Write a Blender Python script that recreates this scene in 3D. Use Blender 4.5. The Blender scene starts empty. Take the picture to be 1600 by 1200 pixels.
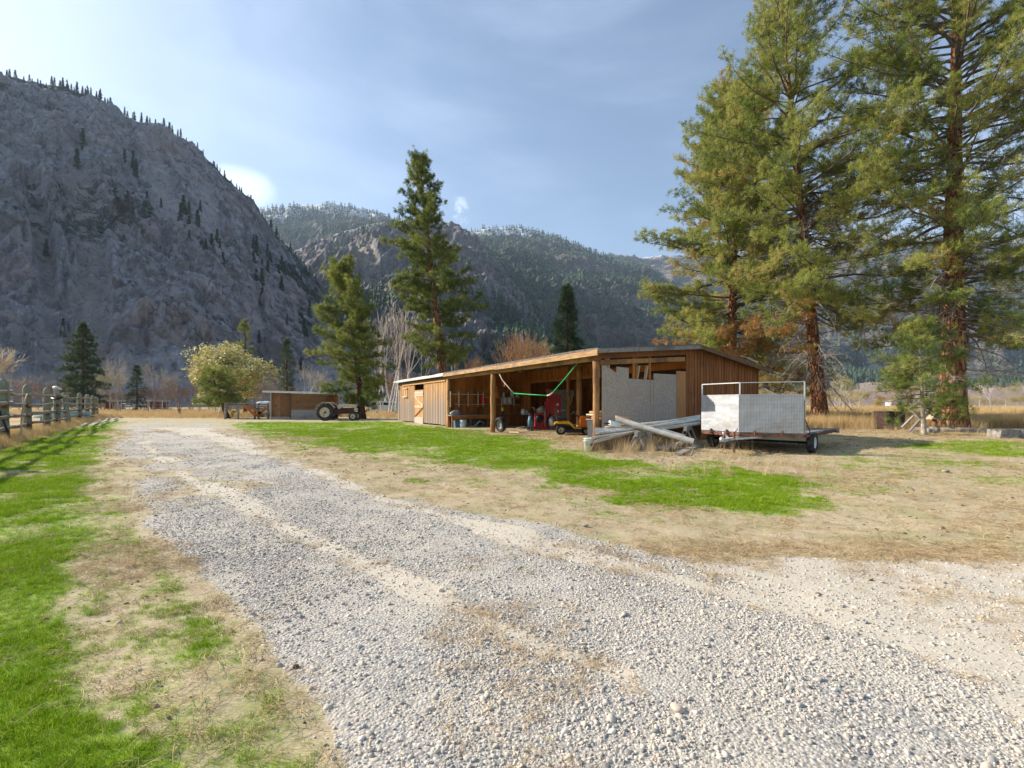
import bpy, math, random
import numpy as np
from mathutils import Vector, Matrix, Euler
R = math.radians
random.seed(7)
rng = np.random.default_rng(7)

# ------------------------------------------------------------------ camera, world, sun, exposure
F, HZ, EYE = 760.0, 630.5, 1.4
SUN_AZ = math.atan2(-0.953, 0.30)         # from +Y towards +X
SUN_EL = R(27)
sc = bpy.context.scene
COL = sc.collection
cd = bpy.data.cameras.new('camera'); cam = bpy.data.objects.new('camera', cd); COL.objects.link(cam)
cam.location = (0, 0, EYE); cam.rotation_euler = (R(90), 0, 0)
cd.sensor_width = 36; cd.lens = 36 * F / 1600; cd.shift_y = (HZ - 600) / 1600
cd.clip_start = 0.05; cd.clip_end = 40000
sc.camera = cam
sc.view_settings.view_transform = 'Standard'; sc.view_settings.look = 'None'
sc.view_settings.exposure = 1.02; sc.view_settings.gamma = 1; sc.view_settings.use_curve_mapping = False
wd = bpy.data.worlds.new('World'); sc.world = wd; wd.use_nodes = True
def build_world():
    nt = wd.node_tree; N = nt.nodes; L = nt.links; N.clear()
    out = N.new('ShaderNodeOutputWorld'); bg = N.new('ShaderNodeBackground')
    bg.inputs[1].default_value = 0.090
    sky = N.new('ShaderNodeTexSky'); sky.sky_type = 'NISHITA'; sky.sun_disc = False
    sky.sun_elevation = SUN_EL; sky.sun_rotation = SUN_AZ; sky.altitude = 400
    sky.air_density = 1.0; sky.dust_density = 1.0; sky.ozone_density = 1.6
    tc = N.new('ShaderNodeTexCoord')
    def noise(scale, detail, mscale, rot=0):
        mp = N.new('ShaderNodeMapping'); mp.inputs['Scale'].default_value = mscale; mp.inputs['Rotation'].default_value = (0, 0, rot)
        L.new(tc.outputs['Generated'], mp.inputs[0])
        n = N.new('ShaderNodeTexNoise'); n.inputs['Scale'].default_value = scale; n.inputs['Detail'].default_value = detail
        n.inputs['Roughness'].default_value = .55; n.inputs['Distortion'].default_value = .4
        L.new(mp.outputs[0], n.inputs['Vector']); return n.outputs[0]
    def rng_(v, a, b, c, d):
        m = N.new('ShaderNodeMapRange'); m.interpolation_type = 'SMOOTHSTEP'
        for i, x in zip((1, 2, 3, 4), (a, b, c, d)): m.inputs[i].default_value = x
        L.new(v, m.inputs[0]); return m.outputs[0]
    def math_(op, a, b):
        m = N.new('ShaderNodeMath'); m.operation = op
        for i, x in enumerate((a, b)):
            if isinstance(x, (int, float)): m.inputs[i].default_value = x
            else: L.new(x, m.inputs[i])
        return m.outputs[0]
    cirrus = rng_(noise(1.3, 7, (1.0, .55, 3.4), .5), .36, .78, .04, .36)
    fac = cirrus
    def puff(px, py, rx, ry, amt, rough):
        d = Vector(((px - 800) / F, 1, (HZ - py) / F)).normalized()
        sp = N.new('ShaderNodeVectorMath'); sp.operation = 'SUBTRACT'; L.new(tc.outputs['Generated'], sp.inputs[0]); sp.inputs[1].default_value = d
        mp = N.new('ShaderNodeVectorMath'); mp.operation = 'MULTIPLY'; L.new(sp.outputs[0], mp.inputs[0]); mp.inputs[1].default_value = (1 / rx, 1 / rx, 1 / ry)
        ln = N.new('ShaderNodeVectorMath'); ln.operation = 'LENGTH'; L.new(mp.outputs[0], ln.inputs[0])
        nz = math_('MULTIPLY', math_('SUBTRACT', noise(22 if rough > 1 else 9, 6, (1, 1, 1)), .5), rough)
        if rough > 1: amt_n = rng_(noise(30, 7, (1, 1, 1)), .40, .66, 0, 1); return math_('MULTIPLY', rng_(math_('ADD', ln.outputs['Value'], nz), .1, 1.1, amt, 0), amt_n)
        return rng_(math_('ADD', ln.outputs['Value'], nz), .3 if rough != 1 else -.3, 1.15 if rough != 1 else 1.5, amt, 0)
    for a in ((376, 292, .058, .036, .85, .9), (714, 336, .026, .045, .95, 1.6), (60, 0, .42, .24, .36, 1.0)):
        fac = math_('MAXIMUM', fac, puff(*a))
    mx = N.new('ShaderNodeMix'); mx.data_type = 'RGBA'; L.new(fac, mx.inputs[0]); L.new(sky.outputs[0], mx.inputs[6])
    mx.inputs[7].default_value = (6.4, 7.5, 9.2, 1)
    L.new(mx.outputs[2], bg.inputs[0]); L.new(bg.outputs[0], out.inputs[0])
build_world()
sd = bpy.data.lights.new('sun', 'SUN'); sd.energy = 5.0; sd.angle = R(.6); sd.color = (1, .91, .78)
sun = bpy.data.objects.new('sun', sd); COL.objects.link(sun)
sdir = Vector((math.sin(SUN_AZ) * math.cos(SUN_EL), math.cos(SUN_AZ) * math.cos(SUN_EL), math.sin(SUN_EL)))
sun.rotation_euler = sdir.to_track_quat('Z', 'Y').to_euler(); sun.location = (-20, 5, 30)

# ------------------------------------------------------------------ helpers
def W(px, py, Y): return Vector(((px - 800) / F * Y, Y, EYE - (py - HZ) / F * Y))
def G(px, py):
    Y = EYE * F / (py - HZ); return Vector(((px - 800) / F * Y, Y, 0))
def GX(px, Y): return Vector(((px - 800) / F * Y, Y, 0))

def _hash(ix, iy, iz, s):
    h = (ix * 374761393 + iy * 668265263 + iz * 2147483647 + s * 974634777) & 0xffffffff
    h = ((h ^ (h >> 13)) * 1274126177) & 0xffffffff
    h = ((h ^ (h >> 16)) * 2246822519) & 0xffffffff
    return ((h ^ (h >> 15)) & 0xffff) / 65535.0
def vnoise(x, y, z=None, s=0):
    x = np.asarray(x, float); y = np.asarray(y, float)
    z = np.zeros_like(x) if z is None else np.asarray(z, float)
    ix, iy, iz = (np.floor(a).astype(np.int64) for a in (x, y, z))
    fx, fy, fz = x - ix, y - iy, z - iz
    fx, fy, fz = (a * a * a * (a * (a * 6 - 15) + 10) for a in (fx, fy, fz))
    r = 0
    for dx in (0, 1):
        for dy in (0, 1):
            for dz in (0, 1):
                w = (fx if dx else 1 - fx) * (fy if dy else 1 - fy) * (fz if dz else 1 - fz)
                r = r + w * _hash(ix + dx, iy + dy, iz + dz, s)
    return r * 2 - 1
def fbm(x, y, z=None, oct=4, s=0, g=.5):
    a, t, n = 1.0, 0, 0; f = 1.0
    for o in range(oct):
        t = t + a * vnoise(x * f + 17.3 * o, y * f + 5.1 * o, None if z is None else z * f, s + o); n += a; a *= g; f *= 2.03
    return t / n
def ridged(x, y, z, oct=4, s=0):
    a, t, n = 1.0, 0, 0; f = 1.0
    for o in range(oct):
        t = t + a * (1 - 2 * np.abs(vnoise(x * f + 9.7 * o, y * f, z * f, s + o))); n += a; a *= .5; f *= 2.1
    return t / n
def sstep(a, b, x):
    t = np.clip((x - a) / (b - a), 0, 1); return t * t * (3 - 2 * t)

def npmesh(name, verts, faces_flat, nper, mats, parent=None, attrs=None, smooth=False, loc=(0, 0, 0)):
    me = bpy.data.meshes.new(name)
    verts = np.asarray(verts, np.float32); ff = np.asarray(faces_flat, np.int32).ravel()
    me.vertices.add(len(verts)); me.vertices.foreach_set('co', verts.ravel())
    nf = len(ff) // nper
    me.loops.add(len(ff)); me.loops.foreach_set('vertex_index', ff)
    me.polygons.add(nf); me.polygons.foreach_set('loop_start', np.arange(nf, dtype=np.int32) * nper)
    me.update(calc_edges=True)
    if smooth: me.polygons.foreach_set('use_smooth', np.ones(nf, bool))
    for k, v in (attrs or {}).items():
        v = np.asarray(v)
        if v.ndim == 2: a = me.attributes.new(k, 'FLOAT_VECTOR', 'POINT'); a.data.foreach_set('vector', v.astype(np.float32).ravel())
        elif v.dtype.kind == 'i': a = me.attributes.new(k, 'INT', 'POINT'); a.data.foreach_set('value', v.astype(np.int32))
        else: a = me.attributes.new(k, 'FLOAT', 'POINT'); a.data.foreach_set('value', v.astype(np.float32))
    for m in (mats if isinstance(mats, (list, tuple)) else [mats]): me.materials.append(m)
    o = bpy.data.objects.new(name, me); o.location = loc
    COL.objects.link(o)
    if parent is not None: o.parent = parent
    return o

class MB:
    def __init__(s): s.v = []; s.f = []; s.sm = []
    def add(s, vs, fs, smooth=False):
        b = len(s.v); s.v += [tuple(v) for v in vs]; s.f += [tuple(i + b for i in f) for f in fs]; s.sm += [smooth] * len(fs); return s
    def box(s, c, d, rot=None, jit=0):
        c = Vector(c); hx, hy, hz = d[0] / 2, d[1] / 2, d[2] / 2
        vs = [Vector((x * hx, y * hy, z * hz)) for z in (-1, 1) for y in (-1, 1) for x in (-1, 1)]
        if jit: vs = [v + Vector((random.uniform(-jit, jit) for _ in range(3))) for v in vs]
        if rot is not None:
            m = rot if isinstance(rot, Matrix) else Euler(rot).to_matrix()
            vs = [m @ v for v in vs]
        return s.add([v + c for v in vs], [(0, 2, 3, 1), (4, 5, 7, 6), (0, 1, 5, 4), (2, 6, 7, 3), (0, 4, 6, 2), (1, 3, 7, 5)])
    def beam(s, a, b, w, h, up=(0, 0, 1)):
        a, b = Vector(a), Vector(b); d = (b - a); L = d.length; d.normalize(); u = Vector(up)
        sd_ = d.cross(u)
        if sd_.length < 1e-4: sd_ = d.cross(Vector((1, 0, 0)))
        sd_.normalize(); u = sd_.cross(d).normalized()
        m = Matrix((d, sd_, u)).transposed()
        return s.box((a + b) / 2, (L, w, h), m)
    def tube(s, pts, rad, n=8, caps=True, smooth=True, wob=0):
        pts = [Vector(p) for p in pts]
        if isinstance(rad, (int, float)): rad = [rad] * len(pts)
        vs = []; ref = None
        for i, p in enumerate(pts):
            d = (pts[min(i + 1, len(pts) - 1)] - pts[max(i - 1, 0)]).normalized()
            if ref is None: ref = d.orthogonal().normalized()
            ref = (ref - d * ref.dot(d)).normalized(); b = d.cross(ref)
            for k in range(n):
                a = 2 * math.pi * k / n; r = rad[i] * (1 + random.uniform(-wob, wob))
                vs.append(p + (ref * math.cos(a) + b * math.sin(a)) * r)
        fs = [(i * n + k, i * n + (k + 1) % n, (i + 1) * n + (k + 1) % n, (i + 1) * n + k) for i in range(len(pts) - 1) for k in range(n)]
        s.add(vs, fs, smooth)
        if caps:
            b = len(s.v) - len(vs); s.f.append(tuple(b + k for k in reversed(range(n)))); s.sm.append(False)
            s.f.append(tuple(b + (len(pts) - 1) * n + k for k in range(n))); s.sm.append(False)
        return s
    def lathe(s, prof, c=(0, 0, 0), axis='z', n=20, smooth=True):
        # prof: (r, h) list
        vs = []; c = Vector(c)
        for r, h in prof:
            for k in range(n):
                a = 2 * math.pi * k / n; x, y = r * math.cos(a), r * math.sin(a)
                vs.append(c + (Vector((x, y, h)) if axis == 'z' else Vector((x, h, y)) if axis == 'y' else Vector((h, x, y))))
        fs = [(i * n + k, i * n + (k + 1) % n, (i + 1) * n + (k + 1) % n, (i + 1) * n + k) for i in range(len(prof) - 1) for k in range(n)]
        return s.add(vs, fs, smooth)
    def prism(s, poly, h0, h1, fn):
        # poly list of 2d, fn(a,b,h)->point
        n = len(poly)
        vs = [fn(a, b, h0) for a, b in poly] + [fn(a, b, h1) for a, b in poly]
        fs = [tuple(range(n)), tuple(reversed(range(n, 2 * n)))] + [(i, i + n, (i + 1) % n + n, (i + 1) % n) for i in range(n)]
        return s.add(vs, fs)
    def build(s, name, mat, parent=None, loc=None, rot=None):
        me = bpy.data.meshes.new(name); me.from_pydata(s.v, [], s.f); me.polygons.foreach_set('use_smooth', s.sm)
        me.validate()
        for m in (mat if isinstance(mat, (list, tuple)) else [mat]): me.materials.append(m)
        import bmesh
        bm = bmesh.new(); bm.from_mesh(me); bmesh.ops.recalc_face_normals(bm, faces=bm.faces); bm.to_mesh(me); bm.free()
        o = bpy.data.objects.new(name, me); COL.objects.link(o)
        if parent is not None: o.parent = parent
        if loc is not None: o.location = loc
        if rot is not None: o.rotation_euler = rot
        return o
def tag(o, label=None, cat=None, group=None, kind=None):
    if label: o['label'] = label
    if cat: o['category'] = cat
    if group: o['group'] = group
    if kind: o['kind'] = kind
    return o
def thing(name, label, cat, loc=(0, 0, 0), rotz=0, group=None):
    o = bpy.data.objects.new(name, None); COL.objects.link(o); o.location = loc; o.rotation_euler = (0, 0, rotz); o.empty_display_size = .2
    return tag(o, label, cat, group)
def dup(root, loc, rotz=0, scale=None, label=None, group=None):
    r = root.copy(); COL.objects.link(r); r.location = loc; r.rotation_euler = (0, 0, rotz)
    if scale is not None: r.scale = scale if hasattr(scale, '__len__') else (scale,) * 3
    if label: r['label'] = label
    if group: r['group'] = group
    def rec(a, b):
        for ch in list(a.children):
            c = ch.copy(); COL.objects.link(c); c.parent = b; rec(ch, c)
    rec(root, r)
    return r
def piece(src, parent, loc, rot=None, scale=None):
    c = src.copy(); COL.objects.link(c); c.parent = parent; c.location = loc
    if rot is not None: c.rotation_euler = rot
    if scale is not None: c.scale = scale
    return c

# ------------------------------------------------------------------ materials
class NT:
    def __init__(s, name):
        s.m = bpy.data.materials.new(name); s.m.use_nodes = True; s.N = s.m.node_tree.nodes; s.L = s.m.node_tree.links; s.N.clear()
        s.out = s.N.new('ShaderNodeOutputMaterial'); s.p = s.N.new('ShaderNodeBsdfPrincipled'); s.L.new(s.p.outputs[0], s.out.inputs[0])
        s.p.inputs['Specular IOR Level'].default_value = .25
        s._tc = None
    def n(s, t, **k):
        x = s.N.new('ShaderNode' + t)
        for a, b in k.items(): setattr(x, a, b)
        return x
    def set(s, sock, v):
        if isinstance(v, bpy.types.NodeSocket): s.L.new(v, sock)
        else: sock.default_value = (*v, 1) if (hasattr(v, '__len__') and len(v) == 3 and sock.type == 'RGBA') else v
    def tc(s, which='Object'):
        if s._tc is None: s._tc = s.n('TexCoord')
        return s._tc.outputs[which]
    def map(s, scale=(1, 1, 1), src=None, which='Object'):
        m = s.n('Mapping'); m.inputs['Scale'].default_value = scale; s.L.new(src or s.tc(which), m.inputs[0]); return m.outputs[0]
    def noise(s, scale, detail=4, rough=.55, vec=None, dist=0, col=False):
        x = s.n('TexNoise'); x.inputs['Scale'].default_value = scale; x.inputs['Detail'].default_value = detail; x.inputs['Roughness'].default_value = rough
        x.inputs['Distortion'].default_value = dist
        s.L.new(vec or s.tc(), x.inputs['Vector']); return x.outputs[1 if col else 0]
    def voro(s, scale, vec=None, feature='F1', out='Distance', rand=1):
        x = s.n('TexVoronoi', feature=feature); x.inputs['Scale'].default_value = scale; x.inputs['Randomness'].default_value = rand
        s.L.new(vec or s.tc(), x.inputs['Vector']); return x.outputs[out]
    def rng(s, v, a, b, c=0, d=1, smooth=True):
        x = s.n('MapRange'); x.interpolation_type = 'SMOOTHSTEP' if smooth else 'LINEAR'
        s.set(x.inputs[0], v)
        for i, q in zip((1, 2, 3, 4), (a, b, c, d)): x.inputs[i].default_value = q
        return x.outputs[0]
    def mix(s, f, a, b, mode='MIX'):
        x = s.n('Mix', data_type='RGBA', blend_type=mode); s.set(x.inputs[0], f); s.set(x.inputs[6], a); s.set(x.inputs[7], b); return x.outputs[2]
    def math(s, op, a, b=0.0):
        x = s.n('Math', operation=op); s.set(x.inputs[0], a); s.set(x.inputs[1], b); return x.outputs[0]
    def attr(s, name):
        x = s.n('Attribute'); x.attribute_name = name; return x.outputs['Fac']
    def ramp(s, v, stops, const=False):
        x = s.n('ValToRGB'); s.L.new(v, x.inputs[0]); e = x.color_ramp
        if const: e.interpolation = 'CONSTANT'
        while len(e.elements) < len(stops): e.elements.new(.5)
        for el, (p, c) in zip(e.elements, stops): el.position = p; el.color = (*c, 1)
        return x.outputs[0]
    def bump(s, h, strength=.5, dist=.02):
        b = s.n('Bump'); b.inputs['Strength'].default_value = strength; b.inputs['Distance'].default_value = dist
        s.L.new(h, b.inputs['Height']); s.L.new(b.outputs[0], s.p.inputs['Normal']); return b
    def fin(s, col, rough=.8, metal=0):
        s.set(s.p.inputs['Base Color'], col); s.set(s.p.inputs['Roughness'], rough); s.p.inputs['Metallic'].default_value = metal; return s.m

def simple(name, c, rough=.6, metal=0, var=.25, scale=6, dirt=None):
    t = NT(name); f = t.noise(scale, 5)
    c2 = tuple(x * (1 - var) for x in c)
    col = t.mix(t.rng(f, .35, .65), c, c2)
    if dirt: col = t.mix(t.rng(t.noise(scale * .7, 6, .7), .48, .68, 0, .85), col, dirt)
    t.bump(t.noise(scale * 6, 3), .25, .004)
    return t.fin(col, rough, metal)
def wood(name, a, b, c=None, stretch=(14, 14, .9), scale=1.6, rough=.8, rnd=.35, fade=None):
    """a,b grain tones, c a stain tone; fade=(z0,z1,colour) weathering towards the foot"""
    t = NT(name)
    oi = t.n('ObjectInfo')
    off = t.n('VectorMath', operation='ADD'); t.L.new(t.tc(), off.inputs[0])
    sc_ = t.n('VectorMath', operation='SCALE'); cmb = t.n('CombineXYZ')
    for i in range(3): t.L.new(oi.outputs['Random'], cmb.inputs[i])
    t.L.new(cmb.outputs[0], sc_.inputs[0]); sc_.inputs['Scale'].default_value = 37
    t.L.new(sc_.outputs[0], off.inputs[1])
    v = t.map(stretch, off.outputs[0])
    g = t.noise(scale, 6, .62, v, .6)
    col = t.ramp(g, [(.3, a), (.5, tuple((x + y) / 2 for x, y in zip(a, b))), (.7, b)])
    if c: col = t.mix(t.rng(t.noise(.9, 5, .6, off.outputs[0]), .48, .66, 0, .8), col, c)
    k = t.voro(.55, t.map((3.2, 3.2, .9), off.outputs[0]))
    col = t.mix(t.rng(k, .03, .09, .6, 0), col, tuple(x * .25 for x in a))
    if fade:
        geo = t.n('NewGeometry'); sp = t.n('SeparateXYZ'); t.L.new(geo.outputs['Position'], sp.inputs[0])
        hh = t.math('ADD', sp.outputs[2], t.math('MULTIPLY', t.math('SUBTRACT', t.noise(2.2, 4, .6, t.map((3, 3, .7), off.outputs[0])), .5), 1.6))
        col = t.mix(t.rng(hh, fade[0], fade[1], .93, 0), col, fade[2])
    col = t.mix(t.math('MULTIPLY', oi.outputs['Random'], rnd), col, tuple(x * .35 for x in a))
    t.bump(g, .5, .01)
    return t.fin(col, rough)

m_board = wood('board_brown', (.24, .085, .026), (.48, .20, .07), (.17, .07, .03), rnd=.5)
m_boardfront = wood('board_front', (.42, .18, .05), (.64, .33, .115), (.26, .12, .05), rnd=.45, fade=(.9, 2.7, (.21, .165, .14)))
m_frontbat = wood('front_batten', (.55, .36, .18), (.74, .52, .30), rnd=.4, fade=(.9, 2.7, (.50, .42, .35)))
m_batten = wood('batten_grey', (.40, .33, .27), (.62, .52, .42), rnd=.3)
m_shed = wood('shed_board', (.17, .08, .035), (.36, .19, .085), (.13, .08, .05), (2, 2, 8), 2, rnd=.5)
m_inner = wood('inner_board', (.34, .11, .028), (.62, .25, .07), (.24, .085, .03), rnd=.5)
m_doorwood = wood('door_wood', (.42, .20, .07), (.60, .34, .14), rnd=.3)
m_log = wood('log', (.24, .11, .04), (.52, .29, .12), (.17, .08, .04), (5, 5, .8), 2.2, rnd=.1)
m_fascia = wood('fascia_wood', (.26, .13, .055), (.54, .35, .18), (.22, .15, .10), (1.2, 1.2, 9), rnd=.2)
m_darkwood = wood('dark_beam', (.10, .055, .03), (.22, .12, .06), rnd=.3)
m_ply = wood('plywood', (.40, .18, .07), (.52, .27, .11), None, (7, 7, .7), 1.2, rnd=.15)
m_greywood = wood('grey_wood', (.22, .20, .18), (.42, .39, .35), (.16, .13, .11), (3, 3, 3), 3, rnd=.35)
m_greygreen = wood('green_post', (.13, .155, .11), (.29, .32, .235), (.30, .25, .17), (7, 7, .9), 1.6, rnd=.25)
m_rail = wood('fence_rail', (.20, .15, .12), (.46, .41, .36), (.13, .09, .07), (3, 3, 3), 4, rnd=.35)
m_palewood = wood('pale_wood', (.50, .40, .27), (.66, .56, .42), (.35, .26, .17), (2, 2, 2), 3, rnd=.25)
m_bark = None
def bark(name, c1, c2, c3, sc_=1.0):
    t = NT(name)
    v = t.map((3.2 * sc_, 3.2 * sc_, .95 * sc_))
    d = t.voro(2.0, t.mix(.12, v, t.noise(4, 3, .5, v, col=True)), 'DISTANCE_TO_EDGE')
    pl = t.voro(2.0, t.mix(.12, v, t.noise(4, 3, .5, v, col=True)), out='Color')
    sp = t.n('SeparateColor'); t.L.new(pl, sp.inputs[0])
    col = t.ramp(sp.outputs[0], [(0, c1), (.5, c2), (1, c3)])
    col = t.mix(t.rng(t.noise(9, 5), .4, .7, 0, .6), col, c1)
    col = t.mix(t.rng(d, .0, .11, .92, 0), col, (.022, .014, .01))
    h = t.math('ADD', t.rng(d, 0, .2), t.math('MULTIPLY', t.noise(20, 4), .3))
    t.bump(h, 1, .06)
    return t.fin(col, .9)
m_bark = bark('pine_bark', (.16, .065, .03), (.36, .16, .07), (.52, .29, .16))
m_barkdark = bark('pine_bark_dark', (.10, .05, .03), (.22, .10, .05), (.28, .15, .09), 1.6)
m_twig = simple('twig', (.22, .17, .14), .9, var=.5, scale=3)
m_deadtwig = simple('dead_twig', (.33, .29, .26), .9, var=.45, scale=3)
def leafmat(name, stops, tl=.3, rough=.55, yel=None):
    t = NT(name)
    a = t.attr('tint')
    col = t.ramp(a, stops)
    t.set(t.p.inputs['Base Color'], col); t.p.inputs['Roughness'].default_value = rough
    tr = t.n('BsdfTranslucent'); t.L.new(col, tr.inputs[0]); ms = t.n('MixShader'); ms.inputs[0].default_value = tl
    t.L.new(t.p.outputs[0], ms.inputs[1]); t.L.new(tr.outputs[0], ms.inputs[2]); t.L.new(ms.outputs[0], t.out.inputs[0])
    return t.m
m_needle_near = leafmat('needles_near', [(0, (.06, .10, .025)), (.3, (.15, .21, .045)), (.6, (.33, .36, .08)), (.88, (.52, .48, .15)), (.95, (.46, .29, .12)), (1, (.40, .20, .07))], .45)
m_needle_mid = leafmat('needles_mid', [(0, (.055, .09, .02)), (.5, (.17, .21, .04)), (1, (.38, .38, .09))], .4)
m_needle_dark = leafmat('needles_dark', [(0, (.02, .045, .02)), (.6, (.05, .085, .035)), (1, (.10, .135, .05))], .2)
m_blossom = leafmat('cream_leaves', [(0, (.34, .30, .09)), (.6, (.60, .54, .22)), (1, (.80, .74, .40))], .2)
m_budleaf = leafmat('yellow_buds', [(0, (.25, .24, .08)), (1, (.45, .40, .14))], .3)
m_whitebark = simple('white_bark', (.74, .70, .64), .8, var=.5, scale=4)
m_brushtwig = simple('brush_twig', (.34, .24, .17), .9, var=.4)
m_orangetwig = simple('orange_twig', (.46, .27, .14), .9, var=.4)
m_greytwig = simple('grey_twig', (.47, .41, .33), .9, var=.4)
m_yellowtwig = simple('yellow_twig', (.50, .42, .22), .9, var=.3)
m_rubber = simple('rubber', (.035, .036, .04), .8, var=.4, scale=12, dirt=(.12, .10, .085))
m_cream = simple('cream_paint', (.62, .56, .38), .5, var=.25, scale=5, dirt=(.30, .24, .15))
m_red = simple('dark_red_paint', (.36, .03, .035), .45, var=.3, scale=5)
m_bright_red = simple('red_plastic', (.62, .02, .015), .4, var=.15)
m_yellow = simple('yellow_paint', (.72, .36, .02), .35, var=.15)
m_orange = simple('orange_paint', (.70, .17, .02), .4, var=.2)
m_black = simple('black_metal', (.02, .02, .022), .5, var=.3)
m_darkgrey = simple('dark_grey', (.07, .07, .075), .6)
m_grey = simple('grey_metal', (.28, .28, .29), .5, var=.3, dirt=(.2, .15, .11))
m_white = simple('white_plastic', (.74, .74, .73), .4, var=.1)
m_whitepaint = simple('white_paint', (.66, .65, .62), .6, var=.2)
m_greyblue = simple('pipe_grey', (.56, .53, .47), .5, var=.2, scale=4, dirt=(.33, .28, .22))
m_offwhite = simple('pipe_white', (.66, .64, .57), .5, var=.2, scale=4, dirt=(.42, .36, .27))
m_darkrust = simple('dark_rust', (.075, .04, .03), .85, var=.5, scale=8, dirt=(.03, .025, .03))
m_rust = simple('rust', (.20, .085, .05), .85, var=.5, scale=8, dirt=(.07, .05, .05))
m_galv = simple('galvanised', (.55, .56, .57), .42, .75, .2, 9)
m_roofing = simple('roofing', (.17, .15, .135), .9, var=.4, scale=8)
m_roofgrey = simple('roof_metal', (.58, .58, .57), .55, .2, .25, 3)
m_green_strap = simple('green_strap', (.02, .42, .14), .5)
m_rope = simple('rope', (.55, .47, .38), .8)
m_glass = simple('window_glass', (.03, .035, .04), .12, var=.2)
m_vanpaint = simple('van_paint', (.58, .64, .61), .4, var=.1)
m_concrete = simple('concrete', (.33, .31, .28), .9, var=.4, scale=6)
m_teal = simple('teal_tarp', (.22, .36, .32), .7, var=.3)
m_redshed = simple('red_siding', (.24, .05, .045), .8, var=.3)
m_blue = simple('blue_plastic', (.10, .20, .28), .5)
m_cone = simple('cone', (.09, .05, .03), .9)
def mat_osb():
    t = NT('osb_panel'); v = t.map((1, 1, .55))
    c = t.voro(55, t.mix(.15, v, t.noise(7, 3, .5, v, col=True)), out='Color'); sp = t.n('SeparateColor'); t.L.new(c, sp.inputs[0])
    col = t.ramp(sp.outputs[0], [(0, (.32, .26, .21)), (.4, (.37, .305, .25)), (.75, (.41, .34, .28)), (1, (.50, .42, .35))])
    col = t.mix(t.rng(t.noise(1.6, 5, .6), .45, .7, 0, .22), col, (.25, .215, .19))
    t.bump(sp.outputs[1], .4, .004); return t.fin(col, .85)
m_osb = mat_osb()
def mat_plate():
    t = NT('diamond_plate'); sp = t.n('SeparateXYZ'); t.L.new(t.tc(), sp.inputs[0]); k = 2 * math.pi / .075
    sx = t.math('SINE', t.math('MULTIPLY', sp.outputs[0], k)); sz = t.math('SINE', t.math('MULTIPLY', sp.outputs[2], k))
    pr = t.math('MULTIPLY', sx, sz)
    d = t.rng(t.math('ABSOLUTE', pr), .45, .8)
    n = t.rng(t.noise(2.5, 5), .35, .7)
    col = t.mix(d, t.mix(n, (.33, .34, .355), (.25, .25, .26)), (.52, .53, .55))
    col = t.mix(t.rng(t.noise(1.6, 7, .7), .52, .68, 0, .45), col, (.30, .25, .19))
    zg = t.math('ADD', sp.outputs[2], t.math('MULTIPLY', t.noise(6, 5, .7), .5))
    col = t.mix(t.rng(zg, -.35, -.12, .5, 0), col, (.26, .19, .13))
    b = t.bump(t.math('ADD', t.math('MULTIPLY', d, .25), t.math('MULTIPLY', t.noise(2.2, 3), 4.0)), .5, .012)
    return t.fin(col, t.rng(t.noise(5, 4), .3, .7, .45, .65), .6)
m_plate = mat_plate()

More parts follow.
